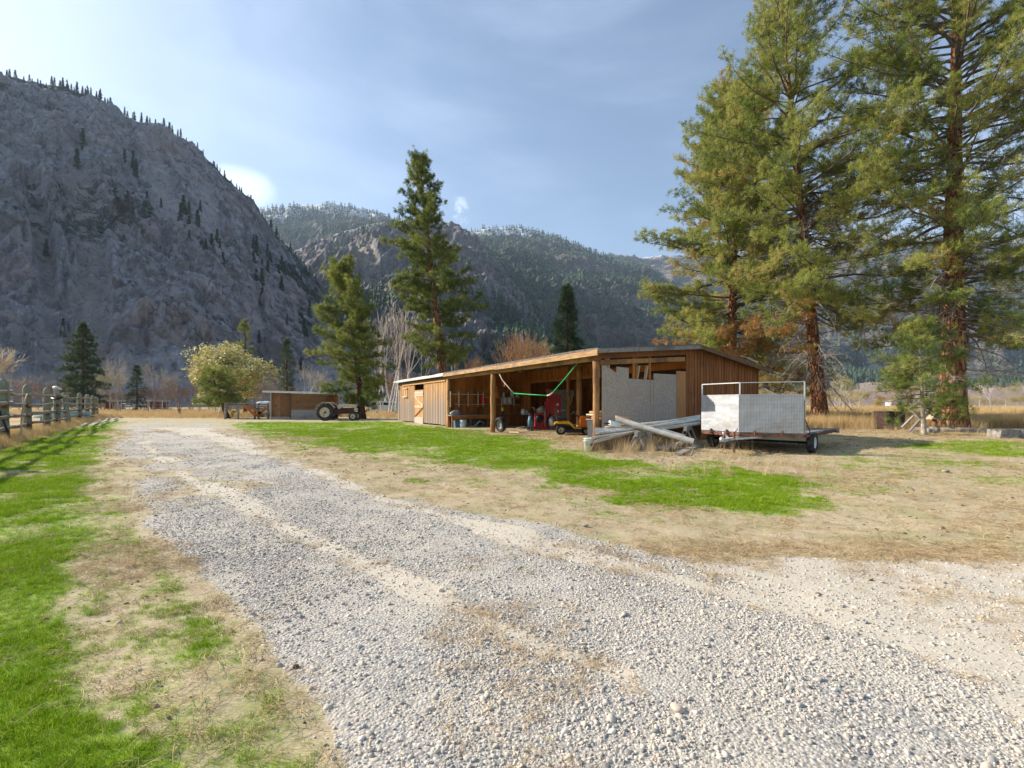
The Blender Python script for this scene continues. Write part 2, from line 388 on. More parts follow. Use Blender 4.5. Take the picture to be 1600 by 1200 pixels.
def mat_ground():
    t = NT('ground_surface')
    ob = t.tc('Object')
    gr, rd, dt, st = t.attr('grass'), t.attr('gravel'), t.attr('dirt'), t.attr('field')
    fine = t.noise(38, 5, .65, ob); mid = t.noise(5, 6, .6, ob); big = t.noise(.55, 5, .6, ob)
    straw_v = t.noise(26, 5, .7, t.map((1, 4, 1), None))
    base = t.mix(t.rng(straw_v, .35, .68), (.36, .28, .165), (.60, .50, .33))        # straw litter on soil
    base = t.mix(t.rng(mid, .42, .66, 0, .7), base, (.42, .34, .22))
    base = t.mix(t.rng(t.noise(2.4, 6, .7, ob), .58, .70, 0, .55), base, (.24, .16, .095))
    base = t.mix(t.rng(t.noise(1.1, 7, .75, ob), .46, .62, 0, .42), base, (.24, .27, .08))
    dirt = t.mix(t.rng(fine, .3, .7), (.60, .535, .43), (.49, .43, .345))
    dirt = t.mix(t.rng(mid, .5, .75, 0, .5), dirt, (.64, .58, .47))
    green = t.mix(t.rng(t.noise(14, 6, .7, ob), .3, .7), (.11, .21, .01), (.26, .37, .02))
    green = t.mix(t.rng(mid, .48, .72, 0, .55), green, (.30, .28, .09))
    vw = t.mix(.012, ob, t.noise(20, 2, .5, ob, col=True))
    vc = t.voro(62, vw, out='Color'); vd = t.voro(62, vw, out='Distance'); sp = t.n('SeparateColor'); t.L.new(vc, sp.inputs[0])
    peb = t.ramp(sp.outputs[0], [(0, (.19, .19, .195)), (.22, (.30, .30, .30)), (.5, (.42, .40, .36)), (.75, (.53, .48, .41)), (1, (.66, .62, .56))])
    peb = t.mix(t.rng(vd, .45, .8, 0, .6), peb, (.16, .14, .12))
    peb = t.mix(t.rng(t.noise(1.7, 5, .65, ob), .38, .66, .15, .8), peb, (.52, .47, .39))
    fld = t.mix(t.rng(t.noise(3, 6, .7, ob), .3, .7), (.30, .20, .09), (.52, .38, .19))
    def m(f, thr=.5):   # break the edge of a mask with noise
        return t.rng(t.math('ADD', f, t.math('MULTIPLY', t.math('SUBTRACT', t.noise(9, 5, .7, ob), .5), .9)), .4, .62)
    col = t.mix(m(dt), base, dirt)
    col = t.mix(m(st), col, fld)
    rm = m(rd); gm = t.rng(t.math('ADD', gr, t.math('MULTIPLY', t.math('SUBTRACT', t.noise(16, 6, .75, ob), .5), .9)), .22, .78)
    col = t.mix(rm, col, peb)
    col = t.mix(gm, col, green)
    col = t.mix(t.rng(big, .35, .7, 0, .16), col, (.22, .19, .14))
    h = t.math('ADD', t.math('MULTIPLY', t.math('SUBTRACT', 1.0, vd), rm), t.math('MULTIPLY', fine, .6))
    t.bump(h, .5, .014)
    return t.fin(col, .95)
m_ground = mat_ground()

# ------------------------------------------------------------------ where things lie on the ground
def poly_xy(pts): return np.array([G(*p)[:2] for p in pts])
def sdist(X, Y, P):
    """signed distance (positive inside) to polygon P, in metres"""
    d = np.full(X.shape, 1e9); inside = np.zeros(X.shape, bool); n = len(P)
    for i in range(n):
        ax, ay = P[i]; bx, by = P[(i + 1) % n]; ex, ey = bx - ax, by - ay
        t = np.clip(((X - ax) * ex + (Y - ay) * ey) / (ex * ex + ey * ey + 1e-12), 0, 1)
        d = np.minimum(d, np.hypot(X - ax - t * ex, Y - ay - t * ey))
        c = ((ay > Y) != (by > Y)) & (X < ex * (Y - ay) / (ey if abs(ey) > 1e-9 else 1e-9) + ax); inside ^= c
    return np.where(inside, d, -d)
ROAD = poly_xy([(200, 661), (182, 680), (182, 700), (192, 750), (222, 810), (262, 860), (340, 925), (430, 1000), (520, 1133), (560, 1230), (640, 1500), (3200, 1500), (3000, 1060), (1600, 1000), (1380, 945), (1180, 893), (1010, 858), (860, 828), (700, 792), (560, 752), (455, 712), (390, 685), (335, 662)])
LAWN = poly_xy([(335, 660.5), (480, 659), (560, 659.5), (622, 659), (700, 669), (770, 676), (850, 687), (905, 703), (950, 715), (1030, 722), (1120, 722), (1190, 735), (1260, 752), (1330, 790), (1240, 808), (1100, 798), (960, 790), (890, 765), (840, 742), (700, 722), (560, 708), (450, 692), (380, 676)])
VERGE = poly_xy([(-900, 1500), (-900, 800), (-200, 742), (-40, 704), (60, 678), (130, 664), (165, 660), (200, 660), (180, 690), (160, 720), (150, 770), (165, 830), (145, 880), (120, 930), (125, 1000), (160, 1060), (210, 1110), (290, 1150), (320, 1250), (250, 1500)])
MIX = poly_xy([(150, 700), (186, 690), (196, 760), (230, 830), (290, 900), (370, 980), (450, 1060), (520, 1150), (560, 1300), (560, 1500), (-100, 1500), (-100, 800)])
MIX2 = poly_xy([(430, 695), (560, 700), (700, 715), (900, 760), (1000, 790), (1330, 790), (1500, 760), (1700, 760), (1700, 690), (1300, 690), (1230, 740), (1330, 800), (1100, 830), (950, 815), (800, 775), (640, 735)])
VERGE2 = poly_xy([(60, 900), (200, 860), (260, 920), (350, 1010), (400, 1133), (380, 1300), (200, 1300), (80, 1100)])
GRR = poly_xy([(1400, 700), (1470, 688), (1700, 694), (1900, 700), (1700, 722), (1520, 716), (1430, 712)])
DIRTR = poly_xy([(1060, 878), (1250, 862), (1480, 870), (1700, 890), (3200, 980), (3200, 1500), (2400, 1500), (1750, 1250), (1560, 1080), (1420, 1010), (1220, 930)])
def masks(X, Y):
    n1 = fbm(X * .9, Y * .9, None, 4, 3); n2 = fbm(X * .35, Y * .35, None, 3, 11); n3 = fbm(X * 3.1, Y * 3.1, None, 3, 23)
    sc_ = np.clip(Y / 12, .35, 3)
    road = sstep(-.45, .45, sdist(X, Y, ROAD) / sc_ + n1 * .5)
    tr = sstep(-.3, .3, sdist(X, Y, DIRTR) / sc_ + n1 * .8)
    # wheel tracks: bands that follow the drive, stone pushed aside
    trk = 0
    for P in (poly_xy([(420, 700), (600, 770), (860, 845), (1220, 930), (1700, 1060), (1700, 1100), (1180, 945), (840, 860), (590, 785), (405, 705)]),
              poly_xy([(230, 690), (300, 740), (560, 860), (830, 985), (1000, 1050), (990, 1075), (800, 1005), (540, 880), (285, 750), (222, 696)]),
              poly_xy([(250, 668), (330, 668), (420, 700), (480, 720), (440, 722), (330, 690)])):
        trk = np.maximum(trk, sstep(-.35, .25, sdist(X, Y, P) / sc_ + n1 * .45 + n3 * .12 - .05))
    dirt = np.clip(np.maximum(tr * .95, road * trk), 0, 1)
    far = sstep(22, 30, Y)
    gravel = road * (1 - dirt * .9) * (1 - .55 * sstep(.15, .5, n2) )
    lawn = sstep(-.7, .9, sdist(X, Y, LAWN) / sc_ + n1 * 1.0 + n3 * .5) * (1 - .38 * sstep(.05, .4, n3 * .8 + n1 * .5))
    v1 = sstep(-.5, .6, sdist(X, Y, VERGE) / sc_ + n1 * .6 + n3 * .45) * (1 - .5 * sstep(.12, .42, n3 * .7 + n2 * .6))
    v2 = sstep(-.3, .3, sdist(X, Y, VERGE2) / sc_ + n1 * .3) * sstep(-.15, .3, n3 + n1 * .6) * .75
    n4 = fbm(X * 4.5, Y * 4.5, None, 3, 29)
    v3 = sstep(-.3, .4, sdist(X, Y, MIX) / sc_) * (.40 + .30 * n4 + .15 * n1)
    v4 = sstep(-.3, .5, sdist(X, Y, MIX2) / sc_) * (.25 + .3 * n4 + .3 * n1)
    v2 = v2 * 0
    gr = np.maximum(np.maximum(np.maximum(lawn, v1), v2), np.maximum(v3, v4))
    g3 = sstep(-.4, .4, sdist(X, Y, GRR) / sc_ + n1 * .9) * .7
    spots = sstep(.25, .55, fbm(X * 1.7, Y * 1.7, None, 3, 41)) * .55 * (Y > 8) * (Y < 24) * (1 - road)
    grass = np.clip(np.maximum(np.maximum(gr, g3), spots), 0, 1) * (1 - road * .9)
    grass = grass * (1 - .45 * sstep(.1, .5, n2) * (Y > 9))
    # tan fields beyond the yard
    right = (X / np.maximum(Y, 1) > .5)
    field = np.where(right, sstep(24, 28, Y + n1 * 2), sstep(45, 50, Y + n1 * 2))
    fence_side = sstep(.2, 1.0, -((X + 18.7) * .8 + (Y - 17.9) * .6) + n1 * .6)
    field = np.maximum(field, fence_side * (Y > 5))
    grass = grass * (1 - field); gravel = gravel * (1 - sstep(34, 44, Y))
    return grass, gravel, dirt * (1 - field), field
def zt(X, Y):
    X = np.asarray(X, float); Y = np.asarray(Y, float)
    near = 1 - sstep(26, 60, np.abs(Y)); b = 1 - sstep(0, 4, 6 - np.hypot(X - 0, (Y - 20) * .6)) * 0
    return (fbm(X * .5, Y * .5, None, 3, 5) * .035 + fbm(X * 2.6, Y * 2.6, None, 2, 9) * .010) * near

# ------------------------------------------------------------------ ground sheet
def make_ground():
    ys = [-400, -150, -60, -25, -12, -6, -3, -1.5, -.6]
    y = 0.0
    while y < 9000: ys.append(y); y += max(.028, y * .011) if y < 60 else y * .06
    ys.append(11500); ys = np.array(ys)
    nu = 521; u = np.linspace(-1, 1, nu); u = np.sign(u) * (np.abs(u) ** 1.25)
    Wd = np.minimum(1.75 * (np.maximum(np.abs(ys), 0) + 5), 12500)
    X = u[None, :] * Wd[:, None]; Y = np.repeat(ys[:, None], nu, 1)
    g, r, d, f = masks(X, Y); Z = zt(X, Y)
    ny = len(ys); idx = np.arange(ny * nu).reshape(ny, nu)
    q = np.stack([idx[:-1, :-1], idx[:-1, 1:], idx[1:, 1:], idx[1:, :-1]], -1).reshape(-1, 4)
    o = npmesh('ground', np.stack([X, Y, Z], -1).reshape(-1, 3), q, 4, m_ground, None,
               {'grass': g.ravel(), 'gravel': r.ravel(), 'dirt': d.ravel(), 'field': f.ravel()}, True)
    tag(o, 'gravel drive, grass verges and dry straw covered yard', None, None, 'structure')
make_ground()

# ------------------------------------------------------------------ scatter of stones, grass, litter
def scatter_group(coll):
    ng = bpy.data.node_groups.new('scatter', 'GeometryNodeTree')
    ng.interface.new_socket('Geometry', in_out='INPUT', socket_type='NodeSocketGeometry')
    ng.interface.new_socket('Geometry', in_out='OUTPUT', socket_type='NodeSocketGeometry')
    N, L = ng.nodes, ng.links
    gi, go = N.new('NodeGroupInput'), N.new('NodeGroupOutput')
    def na(n, t):
        x = N.new('GeometryNodeInputNamedAttribute'); x.data_type = t; x.inputs[0].default_value = n; return x.outputs[0]
    ci = N.new('GeometryNodeCollectionInfo'); ci.inputs[0].default_value = coll; ci.inputs[1].default_value = True; ci.inputs[2].default_value = True
    io = N.new('GeometryNodeInstanceOnPoints'); io.inputs['Pick Instance'].default_value = True
    er = N.new('FunctionNodeEulerToRotation'); L.new(na('rot', 'FLOAT_VECTOR'), er.inputs[0])
    L.new(gi.outputs[0], io.inputs['Points']); L.new(ci.outputs[0], io.inputs['Instance']); L.new(na('idx', 'INT'), io.inputs['Instance Index'])
    L.new(er.outputs[0], io.inputs['Rotation']); L.new(na('scl', 'FLOAT_VECTOR'), io.inputs['Scale'])
    L.new(io.outputs[0], go.inputs[0]); return ng
def scatter(name, protos, pos, rot, scl, label):
    c = bpy.data.collections.new(name + '_kinds')
    for p in protos: c.objects.link(p); COL.objects.unlink(p)
    n = len(pos); idx = rng.integers(0, len(protos), n)
    o = npmesh(name, pos, np.zeros(0), 3, [], None, {'rot': rot, 'scl': scl, 'idx': idx.astype(int)})
    md = o.modifiers.new('scatter', 'NODES'); md.node_group = scatter_group(c)
    tag(o, label, None, None, 'stuff'); return o
def mat_stone():
    t = NT('stone'); oi = t.n('ObjectInfo')
    c = t.ramp(oi.outputs['Random'], [(0, (.14, .135, .13)), (.12, (.27, .265, .26)), (.32, (.39, .365, .325)), (.55, (.50, .44, .35)), (.78, (.60, .545, .46)), (.93, (.54, .40, .30)), (1, (.74, .70, .63))])
    c = t.mix(t.rng(t.noise(3, 5), .4, .7, 0, .5), c, (.56, .50, .41))
    return t.fin(c, .95)
m_stone = mat_stone()
def stone_proto(seed):
    r = random.Random(seed); import bmesh
    bm = bmesh.new(); bmesh.ops.create_icosphere(bm, subdivisions=2, radius=1)
    ax = [r.uniform(.6, 1.15), r.uniform(.6, 1.15), r.uniform(.4, .7)]; off = r.uniform(0, 50)
    pl = [(Vector((r.uniform(-1, 1), r.uniform(-1, 1), r.uniform(-1, 1))).normalized(), r.uniform(.62, .85)) for _ in range(5)]
    for v in bm.verts:
        p = v.co.copy()
        for n_, d_ in pl:
            e = p.dot(n_)
            if e > d_: p -= n_ * (e - d_) * .85
        v.co = Vector((p.x * ax[0], p.y * ax[1], p.z * ax[2]))
    for f in bm.faces: f.smooth = True
    me = bpy.data.meshes.new('stone'); bm.to_mesh(me); bm.free(); me.materials.append(m_stone)
    o = bpy.data.objects.new('stone', me); COL.objects.link(o); return o
def pts_zone(n, y0, y1, xr=1.22, pad=.6):
    """points spread by area over the wedge the yard in view covers"""
    Y = rng.uniform(y0, y1, n * 2); k = rng.random(n * 2) < (Y * xr + pad) / (y1 * xr + pad); Y = Y[k][:n]
    return rng.uniform(-1, 1, len(Y)) * (Y * xr + pad), Y
def make_gravel():
    P = []; S = []
    for n, y0, y1, lo, hi in ((170000, 1.2, 4.6, .0035, .010), (22000, 1.2, 5, .009, .019), (130000, 4.6, 9, .006, .0135), (16000, 5, 12, .012, .023), (90000, 9, 17, .009, .019), (40000, 17, 32, .014, .026), (2600, 1.3, 9, .017, .031)):
        X, Y = pts_zone(n, y0, y1)
        g, r, d, f = masks(X, Y)
        cl = sstep(-.3, .3, fbm(X * 1.1, Y * .8, None, 4, 77) + .35 * fbm(X * 5, Y * 5, None, 2, 78))
        pr = np.clip(r * (.14 + .76 * cl) + d * .16 + .014, 0, 1) * (1 - g * .9)
        if lo >= .013: pr = pr * (.25 + .75 * sstep(0, .4, fbm(X * .8 + 9, Y * .8, None, 2, 88)))
        k = rng.random(len(X)) < pr; X, Y = X[k], Y[k]
        s = lo * (hi / lo) ** (rng.random(len(X)) ** 1.4)
        P.append(np.stack([X, Y, zt(X, Y) + s * rng.uniform(-.25, .3, len(X))], -1)); S.append(s)
    P = np.concatenate(P); S = np.concatenate(S)
    rot = np.stack([rng.normal(0, .35, len(S)), rng.normal(0, .35, len(S)), rng.uniform(0, 6.28, len(S))], -1)
    scatter('gravel', [stone_proto(i) for i in range(9)], P, rot, np.repeat(S[:, None], 3, 1) * rng.uniform(.8, 1.2, (len(S), 3)), 'loose grey and tan gravel spread over the drive')
make_gravel()

def blades(name, n, h, spread, w, lean, mat, seed, curl=.5, seg=2):
    r = np.random.default_rng(seed); V = []; Fc = []; T = []
    for i in range(n):
        a = r.uniform(0, 6.28); p = np.array([r.normal(0, spread), r.normal(0, spread), 0]); hh = h * r.uniform(.5, 1.1)
        d = np.array([math.cos(a), math.sin(a), 0]); s = np.array([-d[1], d[0], 0]); ln = lean * r.uniform(.2, 1.3)
        b = len(V); t = r.random()
        for k in range(seg + 1):
            f = k / seg; q = p + d * hh * ln * (f ** 1.7) + np.array([0, 0, hh * (f - curl * ln * f * f * .5)])
            ww = w * (1 - f * .85)
            V += [q - s * ww / 2, q + s * ww / 2]; T += [t, t]
        Fc += [(b + 2 * k, b + 2 * k + 1, b + 2 * k + 3, b + 2 * k + 2) for k in range(seg)]
    return npmesh(name, np.array(V), np.array(Fc), 4, mat, None, {'tint': np.array(T)})
def grassmat(name, stops, tl=.35):
    t = NT(name); oi = t.n('ObjectInfo')
    f = t.math('ADD', t.math('MULTIPLY', t.attr('tint'), .5), t.math('MULTIPLY', oi.outputs['Random'], .5))
    col = t.ramp(f, stops); t.set(t.p.inputs['Base Color'], col); t.p.inputs['Roughness'].default_value = .8; t.p.inputs['Specular IOR Level'].default_value = .08
    tr = t.n('BsdfTranslucent'); t.L.new(col, tr.inputs[0]); ms = t.n('MixShader'); ms.inputs[0].default_value = tl
    t.L.new(t.p.outputs[0], ms.inputs[1]); t.L.new(tr.outputs[0], ms.inputs[2]); t.L.new(ms.outputs[0], t.out.inputs[0]); return t.m
m_grass = grassmat('lawn_blades', [(0, (.09, .21, .008)), (.5, (.23, .37, .012)), (.85, (.38, .47, .025)), (1, (.52, .46, .20))])
m_straw = grassmat('straw', [(0, (.32, .20, .10)), (.5, (.52, .38, .21)), (1, (.70, .58, .38))], .15)
m_weed = grassmat('dry_field_grass', [(0, (.34, .20, .09)), (.5, (.60, .43, .20)), (1, (.78, .63, .36))], .25)
def up_rot(n, t=.2): return np.stack([rng.normal(0, t, n), rng.normal(0, t, n), rng.uniform(0, 6.28, n)], -1)
def litter():
    X, Y = pts_zone(26000, 2, 24, 1.2, 1); g, r, d, f = masks(X, Y)
    k = (rng.random(len(X)) < (.10 + .5 * sstep(0, .4, fbm(X * .6, Y * .6, None, 3, 66))) * (1 - r) * (1 - d * .8) * (1 - g * .7)) & (X > -14); X, Y = X[k], Y[k]
    s_ = rng.uniform(.008, .028, len(X)) * (.6 + Y / 22); t = NT('brown_clod'); m = t.fin(t.mix(t.n('ObjectInfo').outputs['Random'], (.11, .06, .035), (.30, .21, .13)), .95)
    pr = [stone_proto(60 + i) for i in range(5)]
    for p in pr: p.name = 'clod'; p.data.materials[0] = m
    scatter('ground_litter', pr, np.stack([X, Y, zt(X, Y)], -1), up_rot(len(X), .5), np.repeat(s_[:, None], 3, 1) * rng.uniform(.6, 1.5, (len(X), 3)), 'small brown clods, cones and bark bits on the yard')
def make_grass():
    P = []; S = []
    for n, y0, y1, s0 in ((60000, 1.2, 5, .75), (90000, 5, 12, .95), (110000, 12, 26, 1.25), (70000, 26, 50, 1.7)):
        X, Y = pts_zone(n, y0, y1, 1.2, 1)
        g, r, d, f = masks(X, Y); pr = sstep(.08, .9, g) * (1 - .3 * (fbm(X * 2.2, Y * 2.2, None, 2, 61) < -.2)) + .01 * (1 - r)
        k = rng.random(len(X)) < pr; X, Y, g = X[k], Y[k], g[k]
        s = s0 * rng.uniform(.6, 1.25, len(X)) * (.45 + .6 * g) * (1 + .5 * fbm(X * 1.2, Y * 1.2, None, 2, 15))
        P.append(np.stack([X, Y, zt(X, Y) - .004], -1)); S.append(s)
    P = np.concatenate(P); S = np.concatenate(S)
    pr = [blades('grass_tuft', 22, .052, .022, .0032, .9, m_grass, 100 + i) for i in range(6)]
    scatter('grass', pr, P, up_rot(len(S), .15), np.stack([S * 1.15, S * 1.15, S], -1), 'short bright green grass on the verge and lawn')
    # straw and pine needle litter lying flat
    P = []; S = []
    for n, y0, y1, s0 in ((26000, 1.2, 5, .75), (30000, 5, 12, 1.0), (40000, 12, 26, 1.5)):
        X, Y = pts_zone(n, y0, y1, 1.2, 1)
        g, r, d, f = masks(X, Y)
        c = sstep(.0, .45, fbm(X * .9, Y * .9, None, 3, 31))
        pr_ = np.clip((1 - r) * (1 - d) * .75 * (1 - g * .88) + c ** 2 * .13 * (X > -1.5) * (1 - g), 0, 1) * (.35 + .65 * c)
        k = rng.random(len(X)) < pr_; X, Y = X[k], Y[k]
        P.append(np.stack([X, Y, zt(X, Y) + .002], -1)); S.append(s0 * rng.uniform(.6, 1.3, len(X)))
    P = np.concatenate(P); S = np.concatenate(S)
    pr = []
    for i in range(5):
        r = np.random.default_rng(300 + i); V = []; Fc = []; T = []
        for j in range(14):
            a = r.normal(.3, .9); L_ = r.uniform(.05, .16); p = np.array([r.normal(0, .05), r.normal(0, .05), r.uniform(.003, .012)]); b = len(V); bend = r.normal(0, .7); tt = r.random(); z1 = r.uniform(0, .03)
            for q in range(4):
                ff = q / 3; aa = a + bend * ff; p2 = p + np.array([math.cos(aa), math.sin(aa), 0]) * L_ * ff; p2[2] += z1 * math.sin(ff * 3.1)
                s = np.array([-math.sin(aa), math.cos(aa), .4]) * .0013 * (1.1 - ff * .6); V += [p2 - s, p2 + s]; T += [tt, tt]
            Fc += [(b + 2 * q, b + 2 * q + 1, b + 2 * q + 3, b + 2 * q + 2) for q in range(3)]
        pr.append(npmesh('straw', np.array(V), np.array(Fc), 4, m_straw, None, {'tint': np.array(T)}))
    scatter('straw_litter', pr, P, up_rot(len(S), .08), np.repeat(S[:, None], 3, 1), 'pale straw and fallen pine needles lying on the ground')
    # tall dry grass of the fields
    P = []; S = []
    for n, x0, x1, y0, y1 in ((16000, .5, 1.5, 26.5, 42), (15000, .45, 1.6, 42, 75), (14000, -1.3, .35, 46, 80), (9000, -1.4, 1.4, 80, 130)):
        Y = rng.uniform(y0, y1, n); X = rng.uniform(x0, x1, n) * Y
        loc_in_barn = ((X - 2.8) * .885 + (Y - 16.2) * .466 > -1) & ((X - 2.8) * .885 + (Y - 16.2) * .466 < 9) & ((X - 2.8) * -.466 + (Y - 16.2) * .885 < 27)
        edge = np.where(X > 0, sstep(-.4, 2.6, Y - 26 + 1.6 * fbm(X * .5, Y * .5, None, 3, 19)) * sstep(.48, .62, X / Y + .05 * fbm(X * .4, Y * .4, None, 2, 20)), 1)
        k = (rng.random(n) < edge) & ~loc_in_barn & (fbm(X * .15, Y * .15, None, 3, 51) > -.35); X, Y = X[k], Y[k]
        s = rng.uniform(.55, 1.15, len(X)) * np.where(X > 0, 1.0, .55) * (1 + .5 * fbm(X * .2, Y * .2, None, 2, 8)) * np.where(Y < 34, 1.0, 1.25)
        P.append(np.stack([X, Y, zt(X, Y)], -1)); S.append(s)
    # strip under the fence
    Y = rng.uniform(6, 52, 5000); off = rng.normal(-.2, .55, 5000); X = -18.7 + .75 * (17.9 - Y) + off
    P.append(np.stack([X, Y, zt(X, Y)], -1)); S.append(rng.uniform(.25, .6, 5000))
    P = np.concatenate(P); S = np.concatenate(S)
    pr = [blades('field_tuft', 26, .75, .14, .011, .5, m_weed, 200 + i, .4, 3) for i in range(5)]
    scatter('dry_grass', pr, P, up_rot(len(S), .12), np.repeat(S[:, None], 3, 1), 'tall tan dry grass filling the fields and the fence foot')
make_grass()
litter()

# ------------------------------------------------------------------ mountains
def mat_mountain(name, rock1, rock2, grassc, forest, snow=False, sc_=1.0):
    t = NT(name); ob = t.tc('Object')
    v1 = t.map((sc_, sc_, sc_ * .6))
    n1 = t.noise(.012, 8, .62, v1); n2 = t.noise(.05, 8, .76, v1, 1.2); n3 = t.noise(.22, 7, .78, v1)
    col = t.mix(t.rng(n2, .35, .68), rock1, rock2)
    col = t.mix(t.rng(n3, .52, .68, 0, .7), col, tuple(x * 1.55 for x in rock2))
    col = t.mix(t.rng(n3, .34, .46, .7, 0), col, tuple(x * .45 for x in rock1))
    col = t.mix(t.rng(t.noise(.028, 6, .7, v1), .56, .66, 0, .5), col, (rock2[0] * 1.25, rock2[1] * .92, rock2[2] * .72))
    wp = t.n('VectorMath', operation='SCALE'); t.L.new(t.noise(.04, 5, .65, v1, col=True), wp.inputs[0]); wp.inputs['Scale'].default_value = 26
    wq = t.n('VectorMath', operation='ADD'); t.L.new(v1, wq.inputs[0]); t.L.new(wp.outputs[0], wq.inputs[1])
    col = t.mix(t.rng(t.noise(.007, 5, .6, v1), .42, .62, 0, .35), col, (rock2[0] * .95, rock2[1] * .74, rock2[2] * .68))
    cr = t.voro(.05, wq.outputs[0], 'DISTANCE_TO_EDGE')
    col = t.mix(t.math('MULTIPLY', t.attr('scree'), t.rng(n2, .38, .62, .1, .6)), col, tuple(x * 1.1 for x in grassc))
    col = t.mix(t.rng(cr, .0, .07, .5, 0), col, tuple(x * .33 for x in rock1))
    geo = t.n('NewGeometry'); sp = t.n('SeparateXYZ'); t.L.new(geo.outputs['True Normal'], sp.inputs[0])
    flat = t.math('ADD', sp.outputs[2], t.math('MULTIPLY', t.math('SUBTRACT', n2, .5), .7))
    col = t.mix(t.rng(flat, .62, .86, 0, .75), col, grassc)
    fo = t.math('ADD', t.attr('forest'), t.math('MULTIPLY', t.math('SUBTRACT', t.noise(.09, 6, .75, v1), .5), 1.3))
    col = t.mix(t.rng(fo, .45, .62, 0, .85), col, forest)
    if snow:
        so = t.math('ADD', t.attr('snow'), t.math('MULTIPLY', t.math('SUBTRACT', n3, .5), 1.4))
        col = t.mix(t.rng(so, .48, .6, 0, .85), col, (.75, .77, .8))
    b = t.bump(t.math('ADD', t.math('MULTIPLY', n2, .8), t.math('MULTIPLY', n3, .45)), 1, 9.0 * (1 / sc_))
    return t.fin(col, .95)
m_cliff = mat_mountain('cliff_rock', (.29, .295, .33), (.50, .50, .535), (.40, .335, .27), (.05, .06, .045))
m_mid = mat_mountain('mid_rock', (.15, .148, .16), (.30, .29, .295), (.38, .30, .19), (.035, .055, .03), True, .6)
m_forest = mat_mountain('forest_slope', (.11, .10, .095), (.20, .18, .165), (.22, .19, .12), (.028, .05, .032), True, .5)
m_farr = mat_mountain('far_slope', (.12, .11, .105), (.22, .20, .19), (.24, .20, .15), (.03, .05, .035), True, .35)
MT = {}
def mountain(name, label, prof, Yr, Yb, nu, nv, amp, sc_, mat, seed, forest=None, snow=None, gp=1.0, zb=-3):
    px = np.array([p[0] for p in prof], float); py = np.array([p[1] for p in prof], float)
    U = np.linspace(px[0], px[-1], nu); ridge = np.interp(U, px, py)
    k = np.ones(5) / 5; ridge = np.convolve(np.pad(ridge, 2, 'edge'), k, 'valid')
    yr = Yr(U) if callable(Yr) else np.full(nu, Yr); yb = Yb(U) if callable(Yb) else np.full(nu, Yb)
    zr = EYE + (HZ - ridge) / F * yr
    V = np.concatenate([np.linspace(0, 1, nv), 1 + np.linspace(.03, .5, 12)])
    vv = np.minimum(V, 1)[:, None]; back = np.maximum(V - 1, 0)[:, None]
    tx = (U - 800) / F
    g = vv ** gp
    Yd = yb + (yr - yb) * (g + back); Z = zb + (zr - zb) * (vv - back * 1.2)
    X = tx[None, :] * Yd
    # gullies and buttresses: noise in world space, fading to nothing at the skyline
    e = np.minimum(1, (1 - vv) * 7 + .12) * np.minimum(1, vv * 8 + .1)
    a = ridged(X / (sc_ * 1.0), Yd / (sc_ * 1.0), Z / (sc_ * 1.9), 4, seed)
    b = fbm(X / (sc_ * .22), Yd / (sc_ * .22), Z / (sc_ * .3), 4, seed + 20, .6)
    c = ridged(X / (sc_ * .11), Yd / (sc_ * .11), Z / (sc_ * .2), 3, seed + 40)
    d_ = ridged(X / (sc_ * .035), Yd / (sc_ * .035), Z / (sc_ * .07), 3, seed + 60)
    D = (a * amp + b * amp * .7 + c * amp * .55 + d_ * amp * .2) * e
    scr = sstep(.12, .5, fbm(U[None, :] / 42 + vv * 2.2 + 0 * Z, vv * 1.6 + 0 * Z, None, 3, seed + 70)) * sstep(.95, .5, vv)
    band = (Z + 26 * fbm(X / sc_, Yd / sc_, Z / sc_, 3, seed + 80)) / (sc_ * .42); band = band - np.floor(band); band = np.where(band < .75, band / .75, (1 - band) / .25)
    D = (D + (band - .5) * amp * .75 * e) * (1 - .72 * scr)
    hx = -tx / np.sqrt(1 + tx * tx); hy = -1 / np.sqrt(1 + tx * tx)
    Xd = X + hx * D * .8; Yd2 = Yd + hy * D * .8; Zd = Z + D * .35 * (vv > 0) + (fbm(U / 6.0, U * 0, None, 4, seed + 3)[None, :] * amp * .10) * (vv > .9)
    fo = forest(U[None, :] + 0 * Z, V[:, None] + 0 * Z, X, Yd, Z) if forest else 0 * Z
    sn = snow(U[None, :] + 0 * Z, V[:, None] + 0 * Z, X, Yd, Z) if snow else 0 * Z
    M = len(V); idx = np.arange(M * nu).reshape(M, nu)
    q = np.stack([idx[:-1, :-1], idx[:-1, 1:], idx[1:, 1:], idx[1:, :-1]], -1).reshape(-1, 4)
    P = np.stack([Xd, Yd2, Zd], -1)
    o = npmesh(name, P.reshape(-1, 3), q, 4, mat, None, {'forest': fo.ravel(), 'snow': sn.ravel(), 'scree': scr.ravel()}, False)
    tag(o, label, None, None, 'structure'); MT[name] = (P, fo, U, V, nv); return o
L_PROF = [(-2600, 330), (-1800, 160), (-1200, 20), (-700, -20), (-300, 40), (-120, 82), (0, 116), (75, 136), (150, 150), (176, 170), (200, 186), (232, 194), (262, 204), (300, 226), (340, 266), (372, 298), (400, 326), (425, 361), (447, 384), (470, 407), (490, 435), (505, 458), (530, 490), (570, 535), (640, 580), (720, 606), (800, 622), (900, 629)]
def f_cliff(U, V, X, Y, Z):
    n = fbm(X / 70, Y / 70, Z / 70, 3, 91)
    return .25 + n * .55 + .35 * (V > .93) + .25 * sstep(380, 470, U) * sstep(.35, .8, V)
